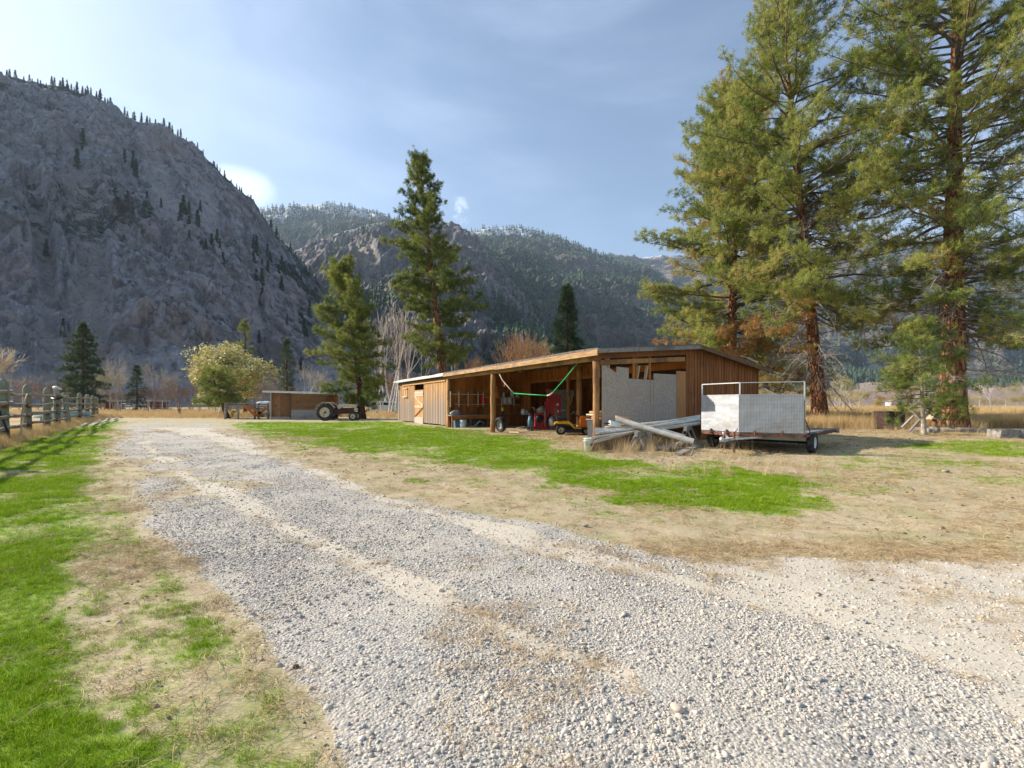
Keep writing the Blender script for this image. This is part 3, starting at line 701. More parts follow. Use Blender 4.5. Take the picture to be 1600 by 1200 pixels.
mountain('cliff_mountain', 'dark grey rocky cliff rising on the left', L_PROF, lambda u: np.interp(u, [-2600, -600, 0, 500, 900], [150, 420, 640, 860, 940]), lambda u: np.interp(u, [-2600, -600, 0, 300, 900], [60, 140, 190, 230, 480]), 800, 400, 23, 120, m_cliff, 1, f_cliff, None, .95)
M_PROF = [(380, 430), (440, 402), (470, 388), (524, 367), (577, 351), (606, 346), (650, 352), (705, 351), (730, 362), (760, 388), (800, 425), (850, 470), (900, 510), (960, 550), (1020, 590)]
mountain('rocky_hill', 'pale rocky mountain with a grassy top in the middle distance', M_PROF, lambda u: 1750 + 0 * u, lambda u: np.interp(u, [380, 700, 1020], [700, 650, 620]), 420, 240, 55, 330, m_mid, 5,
         lambda U, V, X, Y, Z: .16 + fbm(X / 160, Y / 160, Z / 160, 3, 71) * .5 + .25 * sstep(.55, .1, V) + .3 * sstep(740, 800, U), None, 1.1)
C_PROF = [(360, 345), (405, 328), (430, 326), (475, 322), (520, 321), (545, 326), (575, 334), (600, 342), (650, 352), (700, 356), (730, 366), (759, 358), (800, 356), (837, 362), (883, 378), (945, 403), (977, 411), (1019, 425), (1080, 470), (1160, 510), (1260, 545), (1400, 580), (1560, 612)]
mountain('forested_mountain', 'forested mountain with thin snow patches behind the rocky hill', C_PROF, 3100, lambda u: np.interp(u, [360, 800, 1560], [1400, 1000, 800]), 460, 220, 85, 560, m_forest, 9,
         lambda U, V, X, Y, Z: .62 + fbm(X / 260, Y / 260, Z / 260, 3, 72) * .55 - .35 * (sstep(.35, .0, V)),
         lambda U, V, X, Y, Z: .12 + sstep(.72, .95, V) * .5 + fbm(X / 200, Y / 200, Z / 200, 2, 73) * .35)
R_PROF = [(880, 440), (945, 400), (985, 408), (1019, 404), (1080, 400), (1160, 392), (1260, 382), (1340, 372), (1400, 366), (1480, 368), (1560, 376), (1640, 370), (1800, 350), (2100, 390), (2600, 420), (3200, 500)]
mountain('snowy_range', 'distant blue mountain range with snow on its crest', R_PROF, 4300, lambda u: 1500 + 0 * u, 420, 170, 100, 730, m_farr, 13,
         lambda U, V, X, Y, Z: .38 + fbm(X / 500, Y / 500, Z / 500, 3, 74) * .5 + .12 * (V < .3),
         lambda U, V, X, Y, Z: -.1 + sstep(.78, .98, V) * .95 + fbm(X / 400, Y / 400, Z / 400, 2, 75) * .3)
# low bench with bare pinkish field at the right
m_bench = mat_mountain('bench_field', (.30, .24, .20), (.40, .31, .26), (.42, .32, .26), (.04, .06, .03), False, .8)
mountain('bench_hill', 'low hill with a bare tan field and pines along it', [(1180, 628), (1260, 612), (1320, 603), (1345, 598), (1400, 597), (1450, 602), (1520, 600), (1620, 592), (1800, 585), (2200, 600), (2800, 622)], 900, 300, 260, 50, 5, 160, m_bench, 21,
         lambda U, V, X, Y, Z: np.where(((U > 1345) & (U < 1432)), 0, .62) * (V > .45), None, 1.0, -1)
mountain('left_slope', 'grey talus slope behind the small shed', [(380, 628), (430, 600), (470, 575), (510, 572), (560, 590), (640, 612), (720, 626)], 400, 200, 160, 50, 6, 60, m_cliff, 27, lambda U, V, X, Y, Z: .2 + 0 * Z, None, 1.0, -1)

# conifers on the mountains
def conifer_tris(seed, tiers=5, k=6):
    r = np.random.default_rng(seed); V = []; Fc = []
    for t in range(tiers):
        z0 = .08 + t / tiers * .78; zt_ = min(1.0, z0 + .36); rr = .17 * (1 - t / (tiers + .3)) + .015; b = len(V)
        V.append((0, 0, zt_))
        for j in range(k * 2):
            a = math.pi * j / k + t; q = rr * (r.uniform(.8, 1.2) if j % 2 == 0 else r.uniform(.45, .65)); V.append((math.cos(a) * q, math.sin(a) * q, z0 + (0 if j % 2 == 0 else .05)))
        Fc += [(b, b + 1 + j, b + 1 + (j + 1) % (2 * k)) for j in range(2 * k)]
    return np.array(V), np.array(Fc)
m_conif = NT('far_conifer')
_c = m_conif.mix(m_conif.rng(m_conif.noise(.05, 3), .35, .7), (.026, .052, .03), (.075, .11, .05)); m_conif = m_conif.fin(_c, .9)
def forest_on(name, label, mt, n, h0, h1, seed, sel, kind='stuff', tiers=3, k=3):
    P, fo, U, V, nv = MT[mt]; r = np.random.default_rng(seed)
    nn = n * 12; i = r.integers(1, nv, nn); j = r.integers(0, P.shape[1], nn)
    w = sel(U[j], V[i], fo[i, j]); kp = r.random(nn) < w; i, j = i[kp][:n], j[kp][:n]
    pos = P[i, j] + r.normal(0, 1, (len(i), 3)) * 2 * np.array([1, 1, 0]); h = r.uniform(h0, h1, len(i))
    return pos, h
def forest_mesh(name, label, mt, n, h0, h1, seed, sel, tiers=3, k=3):
    pos, h = forest_on(name, label, mt, n, h0, h1, seed, sel)
    V, Fc = conifer_tris(seed, tiers, k)
    vs = (V[None] * (h[:, None, None] * np.array([1.25, 1.25, 1]))) + pos[:, None] - np.array([0, 0, .03]) * h[:, None, None]
    fs = Fc[None] + (np.arange(len(pos)) * len(V))[:, None, None]
    o = npmesh(name, vs.reshape(-1, 3), fs.reshape(-1, 3), 3, m_conif); tag(o, label, None, None, 'stuff')
forest_mesh('cliff_woods', 'scattered dark conifers over the upper cliff and its gullies', 'cliff_mountain', 900, 9, 17, 3, lambda U, V, f: np.clip((f - .42) * .8, 0, 1) * (U > -400))
forest_mesh('hill_woods', 'conifers dotting the rocky hill', 'rocky_hill', 3200, 14, 26, 4, lambda U, V, f: np.clip((f - .22), 0, 1))
forest_mesh('mountain_woods', 'dark conifer forest on the far mountain', 'forested_mountain', 8000, 26, 46, 5, lambda U, V, f: np.clip((f - .3), 0, 1), 2, 3)
forest_mesh('range_woods', 'dark forest on the distant snowy range', 'snowy_range', 2600, 30, 55, 6, lambda U, V, f: np.clip((f - .3), 0, 1) * (V < .8), 2, 3)
forest_mesh('bench_woods', 'green pines on the low hill', 'bench_hill', 500, 9, 17, 7, lambda U, V, f: (f > .4) * (V > .4) * 1.0, 4, 4)
def needles(pos, dr, tint, N, ln, w, r, spread=.85):
    n = len(pos); d = dr[:, None, :] + r.normal(0, spread, (n, N, 3)); d /= np.linalg.norm(d, axis=2, keepdims=True)
    L_ = ln * r.uniform(.65, 1.15, (n, N, 1)); p = pos[:, None, :] + r.normal(0, ln * .16, (n, N, 3))
    s = np.cross(d, r.normal(0, 1, (n, N, 3))); s /= np.linalg.norm(s, axis=2, keepdims=True) + 1e-9
    tip = p + d * L_; tip[..., 2] -= ln * .08
    v = np.stack([p - s * w / 2, p + s * w / 2, tip], 2).reshape(-1, 3)
    t = np.repeat(np.clip(tint[:, None] + r.normal(0, .08, (n, N)), 0, 1).ravel(), 3)
    return v, np.arange(len(v)).reshape(-1, 3), t
def cliff_trees():
    protos = []
    for s in range(3):
        V, Fc = conifer_tris(50 + s, 7, 6)
        root = thing('cliff_conifer', 'dark narrow conifer growing on the rocky cliff', 'tree', group='conifers on the cliff')
        q = np.random.default_rng(70 + s); z = q.uniform(.06, .99, 150) ** 1.05; a = q.uniform(0, 6.28, 150); rr = .15 * (1 - z) * q.uniform(.2, 1.1, 150)
        ps = np.stack([np.cos(a) * rr, np.sin(a) * rr, z], -1); dd = np.stack([np.cos(a), np.sin(a), q.uniform(-.5, .5, 150)], -1)
        vv_, ff, _t = needles(ps, dd, q.random(150), 5, .085, .035, q, .7); npmesh('crown', vv_, ff, 3, m_conif, root)
        MB().tube([(0, 0, -.04), (0, 0, .6)], [.016, .006], 5).build('trunk', m_barkdark, root)
        protos.append(root)
    P, fo, U, V, nv = MT['cliff_mountain']; r = random.Random(5); k = 0
    spots = []
    for px in range(60, 500, 6):        # along the skyline
        if r.random() < (.72 if 170 < px < 440 else .4): spots.append((px + r.uniform(-3, 3), 1 - r.uniform(0, .03), 7 + 10 * r.random() ** 2))
    for px in range(0, 170, 7): spots.append((px, 1 - r.uniform(0, .09), r.uniform(9, 15)))
    for (cx, cy, n, sx, sy) in ((250, .45, 14, 60, .06), (290, .40, 10, 20, .05), (345, .38, 12, 30, .06), (410, .45, 16, 25, .12), (395, .25, 6, 30, .08), (130, .62, 8, 40, .05), (200, .56, 8, 30, .05), (450, .55, 14, 22, .15), (110, .15, 4, 60, .05), (480, .3, 12, 18, .12)):
        for _ in range(int(n * .62)): spots.append((r.gauss(cx, sx * .6), min(.98, max(.04, r.gauss(cy, sy))), r.uniform(9, 19)))
    for px, v, h in spots:
        j = int(np.searchsorted(U, px)); i = int(v * (nv - 1)); p = P[min(i, nv - 1), min(max(j, 0), len(U) - 1)]
        if k < 3: o = protos[k]; o.location = p; o.scale = (h,) * 3
        else: o = dup(protos[k % 3], p, r.uniform(0, 6), (h * r.uniform(.8, 1.2), h * r.uniform(.8, 1.2), h))
        k += 1
cliff_trees()

# ------------------------------------------------------------------ trees near by
def seg_tubes(P0, P1, R0, R1, n=4):
    P0, P1 = np.asarray(P0, float), np.asarray(P1, float); R0, R1 = np.asarray(R0, float), np.asarray(R1, float)
    d = P1 - P0; d /= np.linalg.norm(d, axis=1, keepdims=True) + 1e-9
    ref = np.where(np.abs(d[:, 2:3]) > .8, np.array([[1., 0, 0]]), np.array([[0, 0, 1.]]))
    a = np.cross(d, ref); a /= np.linalg.norm(a, axis=1, keepdims=True) + 1e-9; b = np.cross(d, a)
    th = np.arange(n) * 2 * np.pi / n; ring = a[:, None] * np.cos(th)[None, :, None] + b[:, None] * np.sin(th)[None, :, None]
    v = np.concatenate([P0[:, None] + ring * R0[:, None, None], P1[:, None] + ring * R1[:, None, None]], 1)
    base = (np.arange(len(P0)) * 2 * n)[:, None]; k = np.arange(n)
    q = np.stack([base + k, base + (k + 1) % n, base + n + (k + 1) % n, base + n + k], -1)
    return v.reshape(-1, 3), q.reshape(-1, 4)
def join_q(parts):
    V = []; Q = []; o = 0
    for v, q in parts: V.append(v); Q.append(q + o); o += len(v)
    return np.concatenate(V), np.concatenate(Q)
def pine(name, label, base, H, r0, seed, prof, lean=(0, 0), nbr=120, N=14, ln=.2, w=.014, mat=None, bark_=None, dead=None, bend=0, elev=(58, 16, -4), group=None, sub=3.4, tint0=.42, azfill=None, tf=1.0, brown=0, irr=.55):
    """prof: [(h fraction, crown radius)]; dead: (h0,h1,n,len) bare lower limbs"""
    r = np.random.default_rng(seed); root = thing(name, label, 'tree', base, 0, group)
    ph = [p[0] for p in prof]; pr = [p[1] for p in prof]
    def tr(f):
        return np.array([lean[0] * f + bend * math.sin(f * 3.1), lean[1] * f, H * f])
    nseg = 26
    pts = [tr(i / nseg) for i in range(nseg + 1)]; rad = [r0 * (1 - i / nseg) ** .85 * (1 + .35 * math.exp(-i * 1.1)) + .012 for i in range(nseg + 1)]
    pts[0] = pts[0] - np.array([0, 0, .15])
    mb = MB(); mb.tube([Vector(p) for p in pts], rad, 16, wob=.05); mb.build('trunk', bark_ or m_bark, root)
    S0, S1, RA, RB = [], [], [], []; TP, TD, TT = [], [], []
    for i in range(nbr):
        f = ph[0] + (1 - ph[0]) * ((i + r.random()) / nbr) ** .92
        if f > .985: continue
        az = i * 2.399 + r.normal(0, .35)
        cn = float(vnoise(math.cos(az) * 1.5 + seed, math.sin(az) * 1.5, f * H / 3.2, seed))
        Lm = float(np.interp(f, ph, pr)) * r.uniform(.7, 1.1) * (1 + irr * cn)
        if Lm < .2 or (cn < -.38 and r.random() < irr): continue
        g = (f - ph[0]) / (1 - ph[0])
        el = R(np.interp(g, [0, .5, 1], [elev[2], elev[1], elev[0]]) + r.normal(0, 8))
        p = tr(f); hd = np.array([math.cos(az), math.sin(az), 0]); ns = 6; pl = [p]; cur = el
        for s in range(ns):
            cur += R(r.normal(7 if s > 2 else -4, 7)); az += r.normal(0, .09); hd = np.array([math.cos(az), math.sin(az), 0])
            pl.append(pl[-1] + (hd * math.cos(cur) + np.array([0, 0, math.sin(cur)])) * Lm / ns)
        rb = min(r0 * .22, .012 + Lm * .0095)
        for s in range(ns): S0.append(pl[s]); S1.append(pl[s + 1]); RA.append(rb * (1 - s / ns) + .008); RB.append(rb * (1 - (s + 1) / ns) + .006)
        bt = tint0 + r.normal(0, .14) + (brown if g < .22 and r.random() < .6 else 0)
        ntw = max(3, int(Lm * sub)); side = 1
        for q in range(ntw):
            ff = .22 + .78 * (q + r.random()) / ntw; k = min(ns - 1, int(ff * ns)); u = ff * ns - k
            tp = pl[k] * (1 - u) + pl[k + 1] * u; td = pl[k + 1] - pl[k]; td /= np.linalg.norm(td)
            side = -side; lat = np.cross(td, np.array([0, 0, 1.])) * side
            td = td * r.uniform(.2, 1) + lat * r.uniform(.2, 1.1) + np.array([0, 0, r.normal(.38, .5)]); td /= np.linalg.norm(td)
            tl = r.uniform(.35, .8) * (.35 + .16 * Lm * (1.15 - ff)); m1 = tp + td * tl * .55; td2 = td + np.array([0, 0, .35]); td2 /= np.linalg.norm(td2); m2 = m1 + td2 * tl * .5
            S0 += [tp, m1]; S1 += [m1, m2]; RA += [.014, .010]; RB += [.010, .006]
            nt = max(1, int(round((2 + tl * 3.2) * tf)))
            for z in range(nt):
                zz = 1 - .75 * z / nt * r.uniform(.6, 1.3); c = tp + (m2 - tp) * zz + r.normal(0, .13, 3) * (1 if ln > .1 else .6)
                TP.append(c); TD.append(td2 * .8 + np.array([0, 0, .25])); TT.append(bt + r.normal(0, .13) + .10 * (zz - .5))
        TP.append(pl[-1]); TD.append((pl[-1] - pl[-2]) / np.linalg.norm(pl[-1] - pl[-2])); TT.append(bt)
    if dead:
        D0, D1, DA, DB = [], [], [], []
        for i in range(dead[2]):
            f = r.uniform(dead[0], dead[1]); az = r.uniform(0, 6.28); Lm = dead[3] * r.uniform(.3, 1); p = tr(f); cur = R(r.uniform(-25, 25)); ns = 6; pl = [p]
            for s in range(ns):
                cur += R(r.normal(-7, 12)); az += r.normal(0, .22)
                pl.append(pl[-1] + np.array([math.cos(az) * math.cos(cur), math.sin(az) * math.cos(cur), math.sin(cur)]) * Lm / ns)
            rb = .012 + Lm * .011
            for s in range(ns): D0.append(pl[s]); D1.append(pl[s + 1]); DA.append(rb * (1 - s / ns) + .006); DB.append(rb * (1 - (s + 1) / ns) + .006)
            for q in range(int(Lm * 6)):
                k = r.integers(1, ns); tp = pl[k] + (pl[k + 1] - pl[k]) * r.random(); a = tp
                dd = r.normal(0, 1, 3) * np.array([1, 1, .7]) + (pl[k + 1] - pl[k]) / (Lm / ns) * .8; dd /= np.linalg.norm(dd)
                for z in range(3):
                    b = a + dd * r.uniform(.12, .32) * Lm / 3; D0.append(a); D1.append(b); DA.append(.011); DB.append(.006); a = b; dd = dd + r.normal(0, .35, 3); dd[2] -= .12; dd /= np.linalg.norm(dd)
        v, q = seg_tubes(D0, D1, DA, DB, 4); npmesh('dead_branches', v, q, 4, m_deadtwig, root)['kind'] = 'stuff'
    v, q = seg_tubes(S0, S1, RA, RB, 4); npmesh('branches', v, q, 4, m_twig, root)['kind'] = 'stuff'
    TP, TD, TT = np.array(TP), np.array(TD), np.array(TT)
    v, fc, t = needles(TP, TD, TT, N, ln, w, r); npmesh('crown', v, fc, 3, mat or m_needle_near, root, {'tint': t})
    return root, (TP, r)

# right hand ponderosas
g1 = GX(1283, 30.5)
pine('ponderosa_pine', 'tall ponderosa pine behind the flat trailer, slim orange trunk and bare lower twigs', g1, 27.5, .42, 11,
     [(.25, 5.0), (.35, 6.3), (.5, 6.4), (.65, 5.8), (.8, 4.6), (.93, 2.8), (1, .4)], (-2.6, 0), 200, 17, .25, .021, m_needle_near, m_bark, (.09, .5, 150, 3.8), sub=3.4, tf=1.9, tint0=.52)
g2 = GX(1487, 26)
pine('ponderosa_pine', 'thickest ponderosa pine with a broad orange plated trunk, at the right edge', g2, 27, .60, 12,
     [(.18, 5.2), (.32, 5.8), (.45, 6.8), (.6, 7.4), (.75, 6.6), (.9, 4.2), (1, .5)], (.3, 0), 250, 18, .25, .021, m_needle_near, m_bark, (.10, .55, 90, 4.6), sub=3.2, tf=1.7, tint0=.5, irr=.4, elev=(52, 14, -4))
g3 = GX(1140, 36)
pine('ponderosa_pine', 'dense ponderosa pine rising straight behind the barn gable', g3, 24.5, .40, 13,
     [(.10, 4.4), (.22, 6.2), (.4, 6.3), (.55, 6.2), (.7, 5.6), (.85, 4.6), (.95, 3.0), (1, .8)], (.6, 0), 290, 16, .27, .026, m_needle_near, m_bark, None, sub=3.4, tf=1.8, tint0=.56, brown=.38, irr=.3)
# small sapling in front of the thick pine
pine('young_pine', 'thin grey stemmed young pine growing through the grey crossed boards', GX(1444, 21.5), 4.9, .085, 14,
     [(.22, 1.5), (.45, 1.8), (.7, 1.3), (1, .3)], (-.25, 0), 55, 20, .22, .015, m_needle_near, m_greytwig, None, sub=4.5, tf=2.0, tint0=.38, elev=(45, 10, -5), irr=.2)
# centre pines
pine('leaning_pine', 'medium pine with a leaning trunk beside the old tractor', GX(566, 44.5), 14.2, .32, 15,
     [(.10, 1.4), (.2, 3.0), (.35, 3.3), (.5, 3.1), (.7, 2.9), (.85, 2.0), (1, .5)], (-2.3, 0), 130, 15, .30, .034, m_needle_mid, m_barkdark, None, sub=3.6, tf=2.0, tint0=.5, bend=.3)
pine('tall_pine', 'tallest free-standing pine behind the barn roof, narrow top and red trunk', GX(699, 50), 26.8, .50, 16,
     [(.20, 2.2), (.30, 3.6), (.42, 4.3), (.5, 4.0), (.62, 3.8), (.74, 2.9), (.85, 2.0), (.95, 1.4), (1, .5)], (-2.9, 0), 180, 15, .34, .038, m_needle_mid, m_bark, (.1, .35, 25, 2.5), sub=3.3, tf=1.8, tint0=.42)
pine('bushy_pine', 'low umbrella shaped pine in front of the cream blossoming tree', GX(356, 46), 4.6, .22, 17,
     [(.25, 1.8), (.5, 2.9), (.75, 2.3), (1, .6)], (-1.7, 0), 60, 13, .26, .024, m_needle_mid, m_barkdark, None, sub=4, tf=1.9, tint0=.5, elev=(30, 5, -5))
pine('field_pine', 'broad grey green pine standing alone behind the left fence', GX(130, 92), 16.5, .35, 18,
     [(.10, 2.8), (.2, 4.4), (.4, 3.9), (.6, 3.1), (.8, 1.9), (1, .2)], (0, 0), 150, 12, .5, .06, m_needle_dark, m_barkdark, None, sub=2.6, tf=1.0, tint0=.75, elev=(45, 5, -15), irr=.2)
pine('slim_spruce', 'slim dark spruce beyond the small wooden shed', GX(448, 75), 11.8, .22, 19,
     [(.08, 1.6), (.3, 1.5), (.6, 1.1), (.85, .6), (1, .1)], (0, 0), 100, 9, .4, .04, m_needle_dark, m_barkdark, None, sub=3, tf=1.0, tint0=.6, elev=(35, -5, -20), irr=.2)
pine('spruce', 'dark green spruce showing above the barn roof', GX(886, 50), 13.8, .25, 20,
     [(.1, 2.9), (.35, 2.6), (.55, 1.9), (.75, 1.2), (.92, .5), (1, .05)], (0, 0), 170, 13, .36, .042, m_needle_dark, m_barkdark, None, sub=3.2, tf=1.1, tint0=.45, elev=(40, 0, -18), irr=.2)
pine('background_pine', 'dark pine top showing behind the cream blossoming tree', GX(383, 66), 12.6, .25, 22,
     [(.3, 2.2), (.6, 1.9), (.85, 1.3), (1, .3)], (0, 0), 60, 10, .36, .036, m_needle_mid, m_barkdark, None, sub=2.8, tf=1.0, tint0=.4)
pine('dark_fir', 'short dark fir standing right of the broad field pine', GX(214, 98), 9, .2, 23,
     [(.08, 2.0), (.4, 1.8), (.7, 1.1), (1, .1)], (0, 0), 60, 9, .45, .05, m_needle_dark, m_barkdark, None, sub=2.6, tf=1.0, tint0=.3, elev=(35, -5, -20), irr=.2)
for q, (px, Y, H) in enumerate(((965, 70, 9.5), (990, 78, 9), (757, 85, 8.5), (665, 85, 8))):
    if q == 0:
        sp0, _ = pine('small_fir', 'small fir top peeking over the barn roof', GX(px, Y), H, .15, 24, [(.1, 1.8), (.5, 1.4), (.8, .7), (1, .1)], (0, 0), 50, 9, .4, .045, m_needle_dark, m_barkdark, None, sub=2.6, tf=1, tint0=.5, elev=(35, -5, -20), group='small firs behind the barn')
    else: dup(sp0, GX(px, Y), q * 1.3, H / 9.5)

# leafless trees
def bare(name, label, cat, H, seed, mat, split=3, depth=4, spread=.45, r0=.12, up=.25, trunk=.35, leaf=None, nleaf=0, lsz=.09, group=None, stems=1, thick=1.0):
    r = np.random.default_rng(seed); A, B, RA, RB, tips = [], [], [], [], []
    T0, T1, TA, TB = [], [], [], []
    def grow(p, d, L_, rad, dep):
        n = 3
        for s in range(n):
            d = d + r.normal(0, .10, 3) + np.array([0, 0, up * .25]); d = d / np.linalg.norm(d)
            q = p + d * L_ / n; r2 = rad * .82
            if dep >= depth - 0: T0.append(p); T1.append(q); TA.append(rad); TB.append(r2)
            else: A.append(p); B.append(q); RA.append(max(rad, .006 * thick)); RB.append(max(r2, .005 * thick))
            p, rad = q, r2
            if dep < depth and s > 0 and dep > 0:
                dd = d + r.normal(0, spread, 3); dd /= np.linalg.norm(dd); grow(p, dd, L_ * r.uniform(.45, .7), rad * .55, dep - 1)
        tips.append(p)
        if dep > 0:
            for k in range(split):
                dd = d + r.normal(0, spread, 3) * np.array([1, 1, .7]); dd /= np.linalg.norm(dd)
                grow(p, dd, L_ * r.uniform(.62, .85), rad * .66, dep - 1)
    root = thing(name, label, cat, (0, 0, 0), 0, group)
    for s in range(stems):
        a = r.uniform(0, 6.28); d = np.array([math.cos(a) * .22, math.sin(a) * .22, 1]) if stems > 1 else np.array([r.normal(0, .04), 0, 1.]); p = np.array([math.cos(a), math.sin(a), 0]) * (.25 if stems > 1 else 0) * r.uniform(.3, 1)
        grow(p - np.array([0, 0, .1]), d / np.linalg.norm(d), H * trunk, r0 * r.uniform(.7, 1), depth)
    v, q = seg_tubes(T0, T1, TA, TB, 7); npmesh('trunk', v, q, 4, mat, root)
    tm = mat if leaf is None and name != 'birch' else (m_greytwig if name != 'birch' else m_birchtwig)
    v, q = seg_tubes(A, B, RA, RB, 3); npmesh('branches', v, q, 4, tm, root)['kind'] = 'stuff'
    if leaf is not None:
        tp = np.array(tips); pts = tp[r.integers(0, len(tp), nleaf)] + r.normal(0, lsz * 1.5, (nleaf, 3)); pts = pts[pts[:, 2] > H * .12]
        n = len(pts); a = r.normal(0, 1, (n, 3)); a /= np.linalg.norm(a, axis=1, keepdims=True); b = np.cross(a, r.normal(0, 1, (n, 3))); b /= np.linalg.norm(b, axis=1, keepdims=True)
        s = lsz * r.uniform(.5, 1.2, (n, 1)); v = np.stack([pts - a * s, pts - b * s * .5, pts + a * s, pts + b * s * .5], 1).reshape(-1, 3)
        npmesh('crown', v, np.arange(len(v)).reshape(-1, 4), 4, leaf, root, {'tint': np.repeat(r.random(n), 4)})
    return root
m_birchtwig = simple('birch_twig', (.60, .50, .42), .9, var=.4)
bt = bare('cream_tree', 'spreading tree covered in cream yellow spring leaves', 'tree', 10, 31, m_greytwig, 3, 4, .62, .28, .18, .24, m_blossom, 17000, .14, None, 3)
bt.location = GX(345, 57); bt.scale = (1.5, 1.2, 1.06)
# birches and aspens behind, several kinds then copies
def bunch(proto_list, spots, group=None, labels=None):
    for i, (px, Y, s) in enumerate(spots):
        if i < len(proto_list): o = proto_list[i]; o.location = GX(px, Y); o.scale = (s,) * 3
        else: o = dup(proto_list[i % len(proto_list)], GX(px, Y), random.uniform(0, 6), (s * random.uniform(.85, 1.15), s * random.uniform(.85, 1.15), s))
bir = [bare('birch', 'bare white stemmed birch in the grove beyond the barn', 'tree', 15, 40 + i, m_whitebark, 2, 3, .22, .21, .6, .42, None, 0, .1, 'bare birches beyond the barn', 1, 3.4) for i in range(3)]
bunch(bir, [(x, y, s) for x, y, s in ((592, 82, .82), (604, 78, .9), (613, 86, 1.02), (622, 80, 1.0), (633, 84, .98), (641, 79, .86), (600, 92, .8), (650, 88, .8), (611, 74, .72), (704, 88, .7), (712, 92, .8), (737, 95, .62), (626, 95, .9), (585, 90, .7), (588, 70, .8), (597, 68, .86), (608, 72, .92), (618, 70, .96), (629, 68, .9), (638, 71, .84), (646, 74, .86), (655, 76, .8))])
bru = [bare('bare_bush', 'leafless reddish brown bush along the far field edge', 'bush', 6, 50 + i, m_brushtwig, 3, 3, .5, .06, .5, .34, None, 0, .1, 'leafless bushes along the far field', 5, 2.5) for i in range(3)]
sp_ = [(x + random.uniform(-4, 4), random.uniform(98, 118), random.uniform(.7, 1.2)) for x in range(30, 480, 15)] + [(x, random.uniform(84, 96), random.uniform(.8, 1.3)) for x in range(585, 660, 12)]
bunch(bru, sp_)
gry = [bare('bare_cottonwood', 'tall leafless grey tree at the foot of the cliff', 'tree', 12, 60 + i, m_greytwig, 3, 3, .4, .14, .55, .34, None, 0, .1, 'leafless trees at the foot of the cliff', 2, 2.6) for i in range(3)]
bunch(gry, [(172, 105, 1.05), (186, 108, 1.0), (160, 112, .9), (238, 110, .95), (262, 108, .8), (228, 118, .9), (470, 92, .8), (485, 98, .8), (300, 112, .7), (50, 112, .75), (75, 115, .7), (415, 110, .7), (438, 105, .65), (15, 118, .8)])
ylw = [bare('budding_willow', 'leafless yellow twigged willow beside the broad field pine', 'tree', 10, 70 + i, m_yellowtwig, 3, 3, .42, .11, .6, .32, m_budleaf, 500, .12, 'yellow twigged trees', 3, 2.4) for i in range(2)]
bunch(ylw, [(164, 98, .95), (152, 101, .8), (178, 96, .85), (498, 90, .7)])
orw = [bare('orange_willow', 'bare orange twigged willow showing above the barn roof', 'tree', 11, 80 + i, m_orangetwig, 3, 3, .34, .10, .9, .34, None, 0, .1, 'orange twigged willows behind the barn', 4, 2.6) for i in range(2)]
bunch(orw, [(818, 58, .95), (832, 60, 1.0), (806, 62, .85), (846, 62, .9), (735, 72, .85), (1010, 64, .85), (995, 66, .8)])
asp = [bare('aspen', 'bare pale trunked aspen beyond the dry grass field', 'tree', 9, 90 + i, m_whitebark, 3, 3, .33, .12, .6, .36, m_budleaf if i else None, 900 if i else 0, .12, 'aspens beyond the dry grass field', 1, 2.4) for i in range(3)]
bunch(asp, [(1205, 62, .75), (1222, 58, .8), (1236, 66, .7), (1304, 85, .7), (1318, 80, .72), (1330, 88, .7), (1342, 84, .62), (1296, 92, .7), (1312, 95, .75), (1355, 92, .5), (1250, 70, .7), (1530, 100, .6), (1548, 96, .65), (1570, 105, .7), (1590, 98, .6), (1610, 100, .7), (1510, 108, .6)])
ybs = [bare('yellow_bush', 'pale yellow leafless thicket bush beyond the dry grass field', 'bush', 5, 110 + i, m_yellowtwig, 3, 3, .5, .05, .5, .32, None, 0, .1, 'yellow thicket bushes beyond the dry grass field', 6, 2.6) for i in range(2)]
bunch(ybs, [(x + random.uniform(-5, 5), random.uniform(88, 105), random.uniform(.75, 1.15)) for x in range(1190, 1350, 11)] + [(x, random.uniform(95, 115), random.uniform(.6, .9)) for x in range(1440, 1640, 17)])
le = bare('bare_shrub_tree', 'leafless pale twigged tree at the left edge behind the fence', 'tree', 6.6, 120, m_palewood, 3, 4, .5, .10, .5, .25, None, 0, .1, None, 3, 1.6); le.location = GX(-12, 40); le.scale = (1.3, 1.3, 1.25)
dec = bare('bare_sapling', 'small dark leafless tree in the tan field left of the cream tree', 'tree', 6, 121, m_brushtwig, 3, 3, .5, .12, .4, .3, None, 0, .1, None, 2, 2); dec.location = GX(285, 60)

# ------------------------------------------------------------------ barn
SN, CS = .466, .885
BARN_O = Vector((2.90, 16.30, 0)); BROT = math.atan2(SN, CS)
def bl(s, t, z=0): return BARN_O + Vector((CS * s - SN * t, SN * s + CS * t, z))
def tt(px, s):
    k = (px - 800) / F; x0 = BARN_O.x + CS * s; y0 = BARN_O.y + SN * s
    return (x0 - k * y0) / (SN + k * CS)
def ss(px, t):
    k = (px - 800) / F; x0 = BARN_O.x - SN * t; y0 = BARN_O.y + CS * t
    return (k * y0 - x0) / (CS - k * SN)
def zz(py, s, t): return EYE + (HZ - py) / F * bl(s, t).y
barn = thing('barn', 'long low wooden barn with an open front bay and boarded gable', 'barn', BARN_O, BROT)
T1, T2, T3 = 8.22, 14.46, 25.7
SB = 8.15; RS, RZ = 4.5, 3.62; FZ = 3.24; BZ = 2.86
def roof_z(s): return FZ + (RZ - FZ) * (s + .28) / (RS + .28) if s < RS else RZ + (BZ - RZ) * (s - RS) / (SB + .3 - RS)
